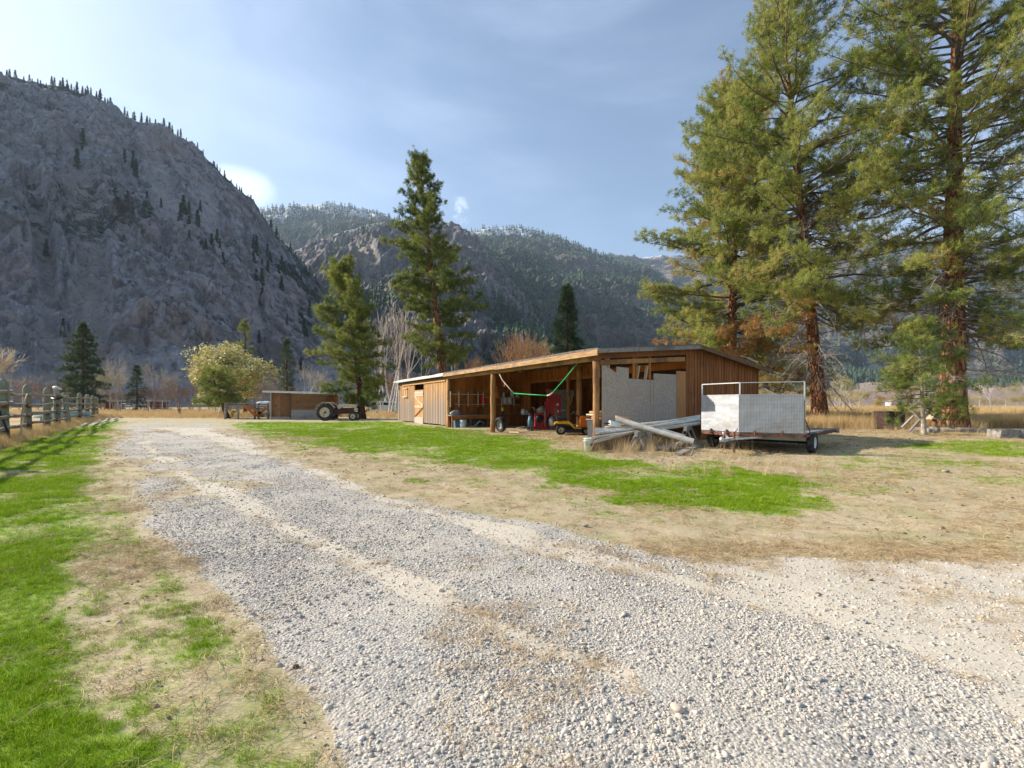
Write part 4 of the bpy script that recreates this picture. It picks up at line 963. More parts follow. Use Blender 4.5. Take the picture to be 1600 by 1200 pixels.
def roof_part(name, t0, t1, dz, mat, seed):
    mb = MB(); n = 12; r = random.Random(seed)
    for (sa, sb) in ((-.28, RS), (RS, SB + .3)):
        za, zb_ = roof_z(sa) + dz, roof_z(sb) + dz
        vs = []
        for k in range(n + 1):
            t = t0 + (t1 - t0) * k / n; j = r.uniform(-.015, .015)
            vs += [(sa, t, za + j), (sb, t, zb_ + j), (sb, t, zb_ - .07 + j), (sa, t, za - .07 + j)]
        fs = []
        for k in range(n):
            b = 4 * k; fs += [(b, b + 1, b + 5, b + 4), (b + 3, b + 7, b + 6, b + 2), (b, b + 4, b + 7, b + 3), (b + 1, b + 2, b + 6, b + 5)]
        fs += [(0, 3, 2, 1), (4 * n, 4 * n + 1, 4 * n + 2, 4 * n + 3)]
        mb.add(vs, fs)
    return mb.build(name, mat, barn)
roof_part('roof', -.33, T2 - .05, 0, m_roofing, 1)
roof_part('roof', T2, T3 + .45, -.03, m_roofgrey, 2)
def board(name, mat, a, b, w, h, up=(0, 0, 1), parent=None, **k):
    return MB().beam(a, b, w, h, up).build(name, mat, parent or barn)
# fascia boards, edges
board('fascia', m_fascia, (-.31, -.36, FZ - .17), (-.31, T1 - .9, FZ - .18), .05, .19)
board('fascia', m_fascia, (-.31, T1 - .895, FZ - .16), (-.31, T2 - .08, FZ - .17), .05, .17)
board('fascia', m_roofgrey, (-.31, T2 - .05, FZ - .14), (-.31, T3 + .45, FZ - .14), .05, .14)
board('front_beam', m_log, (-.02, -.05, 2.93), (-.02, T1, 2.93), .16, .18)
board('front_beam', m_log, (-.02, T1 + .01, 2.91), (-.02, T2, 2.93), .16, .16)
board('front_beam', m_darkwood, (-.02, T2 + .01, 2.92), (-.02, T3, 2.92), .14, .14)
board('verge_board', m_greywood, (-.28, -.36, roof_z(-.28) - .12), (RS, -.36, RZ - .12), .04, .14)
board('verge_board', m_darkwood, (RS + .01, -.36, RZ - .13), (SB + .28, -.36, BZ - .12), .04, .15)
board('rafter', m_board, (-.1, -.03, roof_z(-.1) - .26), (4.0, -.03, roof_z(4.0) - .26), .06, .2)
for k in range(14):
    t = .9 + k * 1.85
    board('rafter', m_darkwood, (-.2, t, roof_z(-.2) - .16), (RS - .05, t, RZ - .16), .06, .15)
# log posts
def logpost(s, t, h, r, px=None):
    mb = MB(); n = 9; lean = random.uniform(-.02, .02)
    mb.tube([(s + lean * i / n + random.uniform(-.008, .008), t + random.uniform(-.008, .008), -.05 + (h + .05) * i / n) for i in range(n + 1)], [r * random.uniform(.93, 1.06) for _ in range(n + 1)], 12, wob=.03)
    return mb.build('post', m_log, barn)
logpost(.0, .12, 2.84, .115); logpost(0, T1, 2.83, .125); logpost(0, T2 - .12, 2.84, .12)
t_in = tt(905, 3.4); logpost(3.4, t_in, 3.15, .14)
logpost(4.4, T1, 3.4, .11)
for z, zz_ in ((1.9, 2.15), (1.05, 1.4)): board('blocking', m_palewood, (.14, -.04, z), (.14, -.04, zz_), .05, .03)
# gable: board and batten from the OSB to the back corner
def vboards(s0, s1, fn, z0, ztop, w, mat, gap=.012, th=.022, bat=None, jz=.02, batmat=None, along='s', fixed=0, off=0, skip=None):
    x = s0; 
    while x < s1 - .02:
        ww = min(w * random.uniform(.85, 1.15), s1 - x); c = x + ww / 2
        if not (skip and skip(c)):
            zt0 = ztop(x) if callable(ztop) else ztop; zt1 = ztop(x + ww) if callable(ztop) else ztop; o = random.uniform(-.004, .004) + off; zb_ = z0 + random.uniform(0, jz)
            mb = MB(); P = [(x + gap / 2, zb_), (x + ww - gap / 2, zb_ + random.uniform(-.005, .005)), (x + ww - gap / 2, zt1), (x + gap / 2, zt0)]
            mb.prism(P, fixed + o, fixed + o + th, fn); mb.build('board', mat, barn)
            if bat:
                e = x + ww; mb = MB(); zt1 -= .003
                mb.prism([(e - bat / 2, zb_ + .01), (e + bat / 2, zb_ + .01), (e + bat / 2, zt1), (e - bat / 2, zt1)], fixed + o - .020, fixed + o - .0015, fn); mb.build('batten', batmat or mat, barn)
        x += ww
gf = lambda a, b, h: Vector((a, h, b))       # gable plane: a along s, h is t
ff_ = lambda a, b, h: Vector((h, a, b))      # front plane: a along t, h is s
S_OSB = ss(1072, 0)
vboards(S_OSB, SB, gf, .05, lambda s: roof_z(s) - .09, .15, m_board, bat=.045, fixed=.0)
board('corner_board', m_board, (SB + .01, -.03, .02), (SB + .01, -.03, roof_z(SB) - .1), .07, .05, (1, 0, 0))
# OSB sheets, traced in the gable plane
def gp(px, py): s = ss(px, 0); return (s, zz(py, s, 0))
def sheet(name, pts, mat, h0, h1):
    P = [gp(*p) for p in pts]; P = [(P[0][0], .08)] + P + [(P[-1][0], .08)]
    MB().prism(P, h0, h1, gf).build(name, mat, barn)
sheet('osb_sheet', [(940.5, 570.8), (946.6, 571.5), (962.7, 582.4)], m_osb, -.004, .012)
sheet('osb_sheet', [(963.0, 572.7), (982.3, 575.1)], m_osb, -.007, .010)
sheet('osb_sheet', [(982.6, 591.6), (1016.0, 593.6)], m_osb, -.003, .013)
sheet('osb_sheet', [(1016.3, 593.6), (1020.9, 593.9)], m_osb, -.006, .011)
sheet('osb_sheet', [(1021.2, 583.6), (1056.4, 585.4)], m_osb, -.010, .008)
sheet('plywood_sheet', [(1056.8, 579.5), (1071.4, 580.4)], m_ply, -.005, .012)
a, b = gp(938, 566.5), gp(1071, 561)
board('cross_beam', m_log, (a[0], .02, a[1]), (b[0] - .03, .02, b[1]), .06, .16)
for px in (949.5, 953.8, 993, 997, 1018):
    a = gp(px, 568); board('stud', m_palewood if px < 960 else m_inner, (a[0], .1, .1), (a[0], .1, roof_z(a[0]) - .16), .05, .08, (1, 0, 0))
for (x0, y0, x1, y1) in ((1003, 571, 996, 592), (1016, 571, 1010, 593)):
    a, b = gp(x0, y0), gp(x1, y1 + 20); board('brace', m_palewood, (a[0], .16, a[1]), (b[0], .16, b[1]), .04, .12, (0, 1, 0))
# back wall, left end wall, partition, inside
vboards(0, T3, ff_, .05, roof_z(SB) - .1, .28, m_inner, fixed=SB, bat=None)
vboards(0, SB, gf, .05, lambda s: roof_z(s) - .12, .2, m_boardfront, fixed=T3, bat=None)
vboards(0, SB, gf, .05, lambda s: roof_z(s) - .12, .24, m_inner, fixed=T2 + .05, bat=None)
SP = 5.0; TP0 = tt(829, SP)
vboards(TP0, T2, ff_, .05, roof_z(SP) - .1, .19, m_inner, fixed=SP, bat=.04)
board('header', m_inner, (SP - .05, t_in - .2, 2.78), (SP - .05, TP0 + .1, 2.74), .06, .18)
vboards(t_in, TP0, ff_, 2.75, roof_z(SP) - .1, .19, m_inner, fixed=SP)
board('header', m_inner, (SP - .04, .1, 2.95), (SP - .04, t_in, 2.93), .06, .3)
# front wall of the closed bay
D0, D1 = tt(662, 0), tt(648, 0)
vboards(T2 + .22, T3, ff_, .06, 2.86, .32, m_boardfront, bat=.075, batmat=m_frontbat, fixed=.02, jz=.05, skip=lambda c: D0 < c < D1, gap=.03)
board('corner_board', m_doorwood, (-.01, T2 + .11, .03), (-.01, T2 + .11, 2.86), .05, .2, (0, 1, 0))
board('corner_board', m_batten, (-.01, T3 - .02, .03), (-.01, T3 - .02, 2.84), .05, .14, (0, 1, 0))
board('lintel', m_doorwood, (-.04, T2 + .3, 2.80), (-.04, T3 - 1.2, 2.80), .05, .10)
door = MB(); dw = D1 - D0
x = D0 + .03
door = None
droot = MB().box((.03, (D0 + D1) / 2, 1.2), (.02, dw - .04, 2.26)).build('door', m_doorwood, barn)
k = 0
while x < D1 - .05:
    w_ = min(.26, D1 - .03 - x); MB().prism([(x + .005, .1), (x + w_ - .005, .1), (x + w_ - .005, 2.35), (x + .005, 2.35)], -.012, .012, ff_).build('plank', m_doorwood, droot); x += w_
for z, hh in ((2.16, .16), (1.98, .13), (1.18, .16), (.2, .5)): MB().beam((-.025, D0 + .06, z), (-.025, D1 - .06, z), .03, hh).build('ledge', m_batten if z > 1.9 or z < .5 else m_palewood, droot)
MB().beam((-.03, D1 - .1, 1.9), (-.03, D0 + .15, 1.26), .03, .12).build('brace', m_palewood, droot)
MB().beam((-.03, D0 + .15, 1.1), (-.03, D1 - .1, .45), .03, .12).build('brace', m_darkwood, droot)
w0, w1 = tt(637, 0), tt(631, 0)
wn = MB().box((-.012, (w0 + w1) / 2, 2.2), (.03, w1 - w0, .62)).build('window', m_doorwood, barn)
MB().box((-.06, (w0 + w1) / 2, 1.9), (.12, w1 - w0 + .1, .05)).build('sill', m_whitepaint, wn); MB().box((-.05, (w0 + w1) / 2, 2.53), (.07, w1 - w0 + .1, .08)).build('frame', m_palewood, wn)
MB().box((-.04, (w0 + w1) / 2, 2.2), (.03, .07, .5)).build('batten', m_palewood, wn)
# shelves and bench fixed in the bay
TW = T2 - .02                      # the end wall of the open bay carries the shelves
def shelf(px0, px1, py):
    t_ = TW - .3; sa, sb = ss(px0, t_), ss(px1, t_); z = zz(py, (sa + sb) / 2, t_)
    MB().box(((sa + sb) / 2, TW - .17, z), (sb - sa, .32, .035)).build('shelf', m_palewood, barn); return z
z_s1 = shelf(704, 756, 616); z_s2 = shelf(757, 812, 621); z_s3 = shelf(713, 812, 631.8)
for px in (704, 717, 731.5, 747, 755, 784, 803):
    s_ = ss(px, TW - .34); board('shelf_upright', m_palewood, (s_, TW - .34, z_s3 - .15), (s_, TW - .34, z_s1 + .16 if px < 757 else z_s2), .05, .05, (0, 1, 0))
bench = thing('workbench', 'long rough plank workbench along the inside of the open bay', 'workbench', BARN_O, BROT)
sa, sb = ss(704, TW - 1), ss(764, TW - 1)
for k in range(3): MB().box(((sa + sb) / 2, TW - 1 + k * .3, .70 + k * .002), (sb - sa, .28, .05)).build('plank', m_greywood, bench)
MB().box(((sa + sb) / 2, TW - 1.15, .60), (sb - sa, .04, .2)).build('apron', m_inner, bench)
for s_ in (sa + .1, (sa + sb) / 2, sb - .1):
    for t_ in (TW - 1.05, TW - .35): MB().box((s_, t_, .33), (.09, .09, .68)).build('leg', m_inner, bench)
bench2 = thing('plank_table', 'low dark plank table behind the spare wheel', 'table', BARN_O, BROT)
sa, sb = ss(773, TW - 1.4), ss(826, TW - 1.4)
MB().box(((sa + sb) / 2, TW - 1.2, .66), (sb - sa, .6, .06)).build('table_top', m_darkwood, bench2)
for s_ in (sa + .1, sb - .1):
    for t_ in (TW - 1.4, TW - 1): MB().box((s_, t_, .31), (.08, .08, .64)).build('leg', m_darkwood, bench2)

# ------------------------------------------------------------------ things kept in the barn
def bth(name, label, cat, px, py_or_z, s, rot=0, group=None):
    t = tt(px, s); return thing(name, label, cat, bl(s, t, py_or_z), BROT + rot, group)
def wth(name, label, cat, px, z, back, group=None):
    t = TW - back; return thing(name, label, cat, bl(ss(px, t), t, z), BROT + R(90), group)
def jug(name, label, cat, px, z, s, w, h, mat, capm, group=None):
    r = wth(name, label, cat, px, z, s, group)
    MB().lathe([(0, 0), (w * .9, 0), (w, h * .06), (w, h * .6), (w * .55, h * .82), (w * .3, h * .88), (w * .3, h * .95)], n=12).build('body', mat, r)
    MB().lathe([(w * .34, h * .93), (w * .34, h * 1.02), (0, h * 1.02)], n=10).build('cap', capm, r)
    MB().tube([(w * .95, 0, h * .45), (w * 1.3, 0, h * .55), (w * 1.1, 0, h * .78), (w * .4, 0, h * .85)], w * .12, 6).build('handle', mat, r); return r
jc = wth('fuel_can', 'bright red plastic fuel can on the lower shelf', 'fuel can', 755, z_s3 + .02, .2)
MB().box((0, 0, .2), (.22, .34, .4), jit=.01).build('body', m_bright_red, jc); MB().tube([(0, -.1, .4), (0, -.02, .52), (0, .1, .52), (0, .13, .4)], .022, 6).build('handle', m_bright_red, jc); MB().tube([(0, .12, .38), (-.05, .24, .55)], .03, 8).build('spout', m_bright_red, jc)
jug('oil_jug', 'orange jug with a pale cap beside the log post, upper shelf', 'jug', 776, z_s2 + .02, .2, .15, .62, m_orange, m_white)
jug('chemical_bottle', 'grey blue slim bottle right of the orange jug on the upper shelf', 'bottle', 781, z_s2 + .02, .15, .08, .5, m_blue, m_white)
for px, z, c, h, w, lb in ((787, z_s2, m_offwhite, .3, .08, 'small cream tin on the upper shelf right of the orange jug'), (794, z_s2, m_rust, .28, .09, 'rusty brown tin on the upper shelf'), (800, z_s2, m_whitepaint, .42, .12, 'white container, tallest of the tins on the upper shelf'), (808, z_s2, m_palewood, .34, .14, 'tan square tin at the right end of the upper shelf'),
                      (789, z_s3, m_offwhite, .42, .15, 'cream jar on the lower shelf, left of two pale jars'), (796, z_s3, m_whitepaint, .44, .15, 'white jar on the lower shelf, right of two pale jars'), (803, z_s3, m_grey, .3, .08, 'grey can on the lower shelf'), (809, z_s3, m_darkgrey, .28, .08, 'dark can at the right end of the lower shelf')):
    r = wth('storage_tin', lb, 'tin', px, z + .02, .17)
    MB().lathe([(0, 0), (w, 0), (w, h), (w * .95, h)], n=12).build('body', c, r); MB().lathe([(w * 1.03, h), (w * 1.03, h + .03), (0, h + .03)], n=12).build('lid', m_grey, r)
for px, lb, w, h in ((818, 'white jug at the left of the pair on the plank table', .17, .42), (823, 'second white jug, at the right of the pair on the plank table', .13, .34)):
    jug('water_jug', lb, 'jug', px, .69, 1.2, w, h, m_white, m_blue)
fb = wth('paint_bucket', 'pale blue bucket standing under the workbench', 'bucket', 724, 0, 1.5); MB().lathe([(0, 0), (.17, 0), (.21, .46), (.19, .46), (.15, .03), (0, .03)], n=16).build('bucket_shell', simple('pale_blue', (.42, .52, .58), .5), fb)
MB().tube([(-.2, 0, .44), (0, -.02, .30), (.2, 0, .44)], .008, 5).build('handle', m_grey, fb)
for px, w, lb, mt in ((716, .5, 'dark green crate under the left end of the workbench', m_blue), (740, .8, 'dark teal tub under the middle of the workbench', simple('dark_teal', (.03, .10, .10), .6)), (757, .7, 'dark green tub under the right end of the workbench', simple('dark_green', (.03, .08, .06), .6))):
    r = wth('storage_tub', lb, 'tub', px, 0, .75)
    MB().prism([(-w / 2, 0), (w / 2, 0), (w * .56, .38), (-w * .56, .38)], -.2, .2, lambda a, b, h: Vector((h, a, b))).build('tub_body', mt, r); MB().box((0, 0, .39), (.46, w * 1.16, .04)).build('rim', mt, r)
ml = wth('metal_fitting', 'pale bent metal bracket lying in front of the workbench', 'bracket', 747, 0, 1.8)
MB().tube([(0, -.4, .25), (0, -.1, .38), (0, .2, .1), (.1, .6, .04)], .035, 6).build('bracket_arm', m_grey, ml)
cl = wth('cloth_heap', 'crumpled grey cloth on the left end of the workbench', 'cloth', 712, .73, .7)
def blob(name, mat, parent, c, r, seed):
    import bmesh
    bm = bmesh.new(); bmesh.ops.create_icosphere(bm, subdivisions=3, radius=1)
    P = np.array([v.co for v in bm.verts]); n = fbm(P[:, 0] * 2.2 + seed, P[:, 1] * 2.2, P[:, 2] * 2.2, 3, seed)
    for v, k in zip(bm.verts, n): v.co = Vector((v.co.x * r[0], v.co.y * r[1], max(-.3, v.co.z) * r[2])) * (1 + .35 * k) + Vector(c)
    for f in bm.faces: f.smooth = True
    me = bpy.data.meshes.new(name); bm.to_mesh(me); bm.free(); me.materials.append(mat); o = bpy.data.objects.new(name, me); COL.objects.link(o); o.parent = parent; return o
blob('cloth_fold', m_grey, cl, (0, 0, .06), (.22, .35, .2), 4)
hose = wth('spray_bottle', 'small bottle with a yellow top behind the spare wheel', 'bottle', 785.5, .69, 1.2); MB().lathe([(0, 0), (.09, 0), (.09, .22), (.05, .27)], n=10).build('body', m_darkgrey, hose); MB().lathe([(.06, .26), (.1, .32), (.07, .46), (0, .46)], n=10).build('cap', simple('yellow_cap', (.6, .6, .03), .5), hose)
# wheels
def tyre(mb, r, w, axis='y', c=(0, 0, 0), inner=.58, n=28):
    return mb.lathe([(r * inner, -w * .4), (r * .8, -w * .5), (r * .95, -w * .46), (r, -w * .3), (r, w * .3), (r * .95, w * .46), (r * .8, w * .5), (r * inner, w * .4), (r * inner, -w * .4)], c, axis, n)
def wheel(parent, c, r, w, rimmat, lugs=0, name='wheel', inner=.58, rot=None):
    ty = tyre(MB(), r, w, inner=inner).build(name, m_rubber, parent, c, rot)
    rm = MB().lathe([(0, -w * .12), (r * .2, -w * .16), (r * .22, -w * .02), (r * inner * .8, w * .0), (r * inner * .9, -w * .34), (r * inner * 1.02, -w * .38), (r * inner * 1.02, w * .38), (r * inner * .9, w * .34), (r * inner * .8, w * .05), (0, w * .1)], (0, 0, 0), 'y', 24).build('rim', rimmat, ty)
    h = MB()
    for k in range(5): a = k * 1.2566; h.lathe([(r * .035, -w * .1 - .02), (r * .035, 0)], (r * .13 * math.cos(a), 0, r * .13 * math.sin(a)), 'y', 6)
    h.lathe([(0, -w * .24), (r * .09, -w * .24), (r * .1, -w * .1)], (0, 0, 0), 'y', 12); h.build('hub', m_rust if rimmat is m_cream else m_darkgrey, ty)
    if lugs:
        lb = MB()
        for k in range(lugs):
            a = 2 * math.pi * k / lugs
            for sd_ in (-1, 1):
                aa = a + (math.pi / lugs if sd_ > 0 else 0)
                p0 = Vector((math.cos(aa) * r * .985, sd_ * w * .02, math.sin(aa) * r * .985)); p1 = Vector((math.cos(aa + .16) * r * .985, sd_ * w * .48, math.sin(aa + .16) * r * .985))
                lb.beam(p0, p1, r * .05, r * .10, p0.normalized())
        lb.build('tread_lug', m_rubber, ty)['kind'] = 'stuff'
    return ty
sw = bth('spare_wheel', 'loose black wheel leaning behind the middle log post', 'wheel', 782, 0, .55)
wheel(sw, (0, 0, .36), .37, .24, m_grey, 0, 'tyre', .56, (R(-12), 0, R(100)))
# red machine (chipper)
rm_ = thing('wood_chipper', 'dark red farm machine with an engine on top and tall feed box', 'machine', bl(3.1, tt(846, 3.1)), .05)
MB().box((0, 0, .13), (.85, .6, .16)).build('base', m_red, rm_)
MB().box((-.05, 0, .55), (.62, .5, .72)).build('body', m_red, rm_)
pl_ = MB(); pl_.box((-.2, -.26, .5), (.06, .02, .4)); pl_.tube([(-.3, -.27, .35), (-.3, -.3, .6), (-.1, -.3, .65)], .02, 6); pl_.build('side_bracket', m_darkgrey, rm_)
MB().lathe([(.0, -.05), (.17, -.05), (.2, 0), (.17, .05), (0, .05)], (.16 - .28, -.3, .62), 'y', 14).build('pulley', m_black, rm_)
eng = MB(); eng.box((-.05, 0, 1.02), (.38, .34, .22)); eng.lathe([(0, -.2), (.14, -.2), (.16, -.1), (.16, 0)], (-.05, -.12, 1.08), 'y', 14); eng.tube([(-.3, 0, 1.0), (-.42, -.1, 1.18), (-.5, -.1, 1.2)], .03, 7); eng.build('engine', m_grey, rm_)
MB().lathe([(0, 0), (.11, 0), (.11, .12), (0, .14)], (.05, 0, 1.13), 'z', 12).build('air_filter', m_galv, rm_)
MB().tube([(.14, -.28, .22), (.16, -.3, 1.05), (.14, -.2, 1.25)], .022, 7).build('lever', m_galv, rm_)
MB().prism([(.25, .9), (.95, .75), (1.0, 1.85), (.45, 1.9), (.2, 1.45)], -.35, .35, lambda a, b, h: Vector((a, h, b))).build('feed_box', m_red, rm_)
for z in (1.35, 1.0): MB().box((.8, -.356, z), (.12, .008, .12)).build('label', m_whitepaint, rm_)
MB().tube([(.3, -.4, .7), (.31, -.4, 2.0), (.26, -.38, 3.0)], [.04, .03, .015], 8).build('mast', m_red, rm_)
MB().tube([(-.35, -.1, .5), (-.6, -.2, .42), (-.62, -.2, .1)], .03, 7).build('stand', m_black, rm_)
MB().lathe([(0, 0), (.16, .0), (.2, .1), (.2, .35), (.12, .5), (.05, .55)], (.52, -.35, .22), 'z', 12).build('tank', m_galv, rm_)
dl = bth('hand_trolley', 'dark upright hand trolley left of the red machine', 'trolley', 829, 0, 2.3)
MB().tube([(0, -.1, .1), (0, -.12, .9), (0, .12, .9), (0, .1, .1)], .025, 6).build('frame', m_black, dl); wheel(dl, (0, -.18, .12), .12, .06, m_grey); wheel(dl, (0, .18, .12), .12, .06, m_grey); MB().box((-.12, 0, .04), (.25, .3, .02)).build('toe_plate', m_grey, dl); MB().lathe([(0, .2), (.13, .2), (.15, .5), (.1, .75), (0, .75)], (.0, 0, 0), 'z', 12).build('cylinder_body', m_blue, dl)
hp = bth('metal_hopper', 'large pale grey metal hopper in the dark back of the barn', 'hopper', 877, 0, 6.2, -.5)
MB().prism([(-.95, 2.25), (.75, 2.2), (.45, 1.0), (.55, .45), (-.55, .45), (-.5, 1.0)], -.5, .5, lambda a, b, h: Vector((a, h, b))).build('hopper_body', m_grey, hp)
MB().beam((.68, -.53, 2.1), (.42, -.53, 1.0), .04, .1, (0, 1, 0)).build('edge_strip', m_whitepaint, hp); MB().box((0, -.53, 1.0), (.95, .04, .06)).build('rib', m_whitepaint, hp)
for x_ in (-.4, .4):
    for y_ in (-.4, .4): MB().tube([(x_, y_, 0), (x_, y_, .5)], .035, 6).build('leg', m_darkgrey, hp)
# ride-on mower
mw = thing('ride_on_mower', 'yellow and orange ride-on lawn mower parked in the open bay', 'mower', bl(2.35, tt(893, 2.35)), R(-4))
for x_, y_, r_ in ((-.48, -.38, .23), (-.48, .38, .23), (.62, -.36, .17), (.62, .36, .17)): wheel(mw, (x_, y_, r_), r_, .2 if x_ < 0 else .14, m_cream, 0, 'wheel', .5)
fd = MB(); fd.prism([(-.78, .46), (-.74, .56), (-.6, .6), (-.1, .60), (.02, .50), (.12, .36), (.42, .33), (.42, .29), (.1, .29), (-.05, .42), (-.15, .5), (-.7, .5)], -.46, .46, lambda a, b, h: Vector((a, h, b))); fd.build('fender_deck', m_yellow, mw)
MB().prism([(.38, .35), (.38, .80), (.52, .86), (.95, .78), (1.02, .66), (1.02, .36)], -.26, .26, lambda a, b, h: Vector((a, h, b))).build('hood', m_orange, mw)
MB().box((1.02, 0, .52), (.03, .42, .28)).build('grille', m_black, mw)
st_ = MB(); st_.box((-.42, 0, .68), (.44, .46, .12), (0, R(-5), 0)); st_.build('seat', m_black, mw)
MB().box((-.66, 0, .92), (.1, .44, .5), (0, R(-12), 0)).build('backrest', m_darkgrey, mw)
MB().tube([(.38, 0, .7), (.12, 0, 1.02)], .025, 7).build('steering_column', m_black, mw)
sw_ = MB(); sw_.tube([Vector((.10, 0, 1.04)) + Matrix.Rotation(R(-50), 3, 'Y') @ Vector((math.cos(a * .5236) * .19, math.sin(a * .5236) * .19, 0)) for a in range(13)], .016, 6, False); sw_.build('steering_wheel', m_black, mw)
MB().prism([(-.25, .12), (.4, .12), (.44, .2), (.3, .27), (-.2, .27), (-.3, .2)], -.55, .55, lambda a, b, h: Vector((a, h, b))).build('mower_deck', m_black, mw)
MB().box((.0, 0, .3), (1.5, .3, .12)).build('chassis', m_black, mw)
bin_ = thing('metal_bin', 'grey open metal bin under the firewood beside the corner post', 'bin', bl(1.6, 1.9), BROT)
MB().prism([(-.35, 0), (.35, 0), (.42, .78), (-.42, .78)], -.35, .35, lambda a, b, h: Vector((a, h, b))).build('bin_body', m_darkgrey, bin_)
MB().box((0, 0, .79), (.9, .76, .03)).build('rim', m_grey, bin_)
random.seed(21)
for k in range(11):
    z = .845 + (k // 4) * .105; ang = BROT + random.uniform(-.5, .5) + R(90)
    o = MB().tube([(-.42 - random.uniform(0, .2), 0, 0), (0, random.uniform(-.02, .02), .01), (.45, 0, 0)], [.05, .055, .048], 7, wob=.12).build('firewood_stick', m_palewood if k % 3 else m_log, None, bl(1.6, 1.9, z) + Vector(((k % 4 - 1.5) * .13, (k % 4 - 1.5) * .07, 0)), (0, 0, ang))
    tag(o, 'split pale firewood stick piled on the metal bin', 'firewood', 'firewood sticks on the metal bin')
# strap hung across the bay
sb = MB()
def wp(px, py, s): t = tt(px, s); return Vector((s, t, zz(py, s, t)))
strap = thing('tow_strap', 'sagging green and white strap strung across the open bay', 'strap', BARN_O, BROT)
MB().tube([wp(780, 584, -.02), wp(785, 594, 0), wp(791, 601, 0), wp(803, 615, .05)], .024, 6).build('rope', m_rope, strap)
MB().tube([wp(803, 614.5, .05), wp(830, 616.5, .1), wp(855, 618, .1)], .02, 6).build('webbing', m_green_strap, strap)
MB().tube([wp(864, 613, .1), wp(884, 590, .1), wp(902, 568, .05)], .02, 6).build('webbing', m_green_strap, strap)
MB().tube([wp(855, 618, .1), wp(859, 617, .1), wp(864, 613, .1)], .03, 6).build('hook', m_rope, strap)
MB().tube([wp(789, 597, 0), wp(788, 604, 0)], .025, 6).build('knot', m_rope, strap)
for (px0, py0, px1, py1, lb) in ((808, 666.5, 831, 664, 'loose pale board lying on the dirt before the red machine'), (797, 673, 812, 674.5, 'short tan plank lying at the grass edge before the bay')):
    a, b = G(px0, py0 + 4), G(px1, py1 + 4); tag(MB().beam(a + Vector((0, 0, .06)), b + Vector((0, 0, .09)), .12, .04).build('loose_board', m_palewood), lb, 'board')

# ------------------------------------------------------------------ small shed
sh = thing('small_shed', 'small brown plank shed with a white edged flat roof', 'shed', GX(424, 42.8), R(3))
SW = 4.75
for k in range(6): MB().box((.14 + k * .26, -.02, 1.28), (.25, .03, 2.1)).build('board', m_shed, sh)
dr_ = MB().box((.95, .0, 1.2), (1.55, .02, 2.3)).build('door', m_shed, sh)
for k in range(9): MB().box((SW * .5 + .86, -.02 + random.uniform(-.004, .004), .92 + k * .155), (SW - 1.72, .03, .148)).build('board', m_shed, sh)
MB().box((SW * .5 + .82, -.035, .42), (SW - 1.64, .05, .84)).build('foot_panel', m_greywood, sh); MB().box((.8, -.045, .12), (1.6, .04, .22)).build('foot_board', m_greywood, sh)
for x_ in (-.02, 1.68, SW): MB().box((x_, -.03, 1.18), (.09, .09, 2.35)).build('corner_post', m_batten if x_ < 0 else m_darkwood, sh)
for k in range(9): MB().box((-.03, .2 + k * .35, 1.15), (.03, .34, 2.3)).build('board', m_batten, sh)
MB().box((SW + .03, 1.7, 1.1), (.03, 3.3, 2.2)).build('side_wall', m_board, sh); MB().box((SW / 2, 3.38, 1.1), (SW, .03, 2.2)).build('back_wall', m_board, sh)
MB().prism([(-.6, 2.46), (SW + .35, 2.32), (SW + .35, 2.40), (-.6, 2.54)], -.35, 3.6, lambda a, b, h: Vector((a, h, b))).build('roof', m_roofgrey, sh)
MB().beam((-.6, -.38, 2.44), (SW + .35, -.38, 2.30), .04, .15).build('fascia', m_whitepaint, sh)
# ------------------------------------------------------------------ tractor
tx_ = thing('tractor', 'old cream farm tractor with big black lugged rear tyres', 'tractor', GX(533, 40.5), R(4))
def twheel(c, r, w, lugs): return wheel(tx_, c, r, w, m_cream, lugs, 'wheel', .60)
twheel((-1.07, -.75, .68), .68, .34, 16); twheel((-1.07, .75, .68), .68, .34, 16); twheel((1.12, -.62, .35), .35, .18, 0); twheel((1.12, .62, .35), .35, .18, 0)
hd_ = MB(); hd_.prism([(-.25, 1.02), (-.2, 1.32), (.0, 1.37), (1.2, 1.30), (1.3, 1.22), (1.3, .78), (1.12, .78), (1.10, 1.08), (.1, 1.08), (.0, .98)], -.24, .24, lambda a, b, h: Vector((a, h, b))); hd_.build('hood', m_cream, tx_)
MB().box((1.31, 0, 1.0), (.02, .36, .36)).build('grille', m_darkgrey, tx_)
en = MB(); en.box((.5, 0, .80), (1.25, .36, .5)); en.box((-.55, 0, .72), (1.0, .42, .44)); en.tube([(-1.07, -.8, .68), (-1.07, .8, .68)], .12, 10); en.tube([(1.12, -.6, .36), (1.12, .6, .36)], .05, 8); en.box((1.1, 0, .5), (.2, .2, .35)); en.tube([(.3, -.25, .95), (.3, -.3, .7), (.75, -.3, .65)], .04, 7); en.build('engine', simple('engine_block', (.10, .045, .035), .7, dirt=(.03, .03, .03)), tx_)
for y_ in (-.62, .62):
    P_ = [(-1.07 + math.cos(a) * .80, .70 + math.sin(a) * .80) for a in np.linspace(R(25), R(165), 10)] + [(-1.07 + math.cos(a) * .76, .70 + math.sin(a) * .76) for a in np.linspace(R(165), R(25), 10)]
    mb = MB(); n = 10
    for i in range(n - 1):
        a0, a1 = P_[i], P_[i + 1]; mb.beam((a0[0], y_, a0[1]), (a1[0], y_, a1[1]), .36, .03)
    mb.build('fender', m_cream, tx_)
MB().box((-.75, 0, 1.08), (.42, .44, .08)).build('seat', m_black, tx_); MB().box((-.97, 0, 1.2), (.06, .44, .2)).build('seat_back', m_black, tx_)
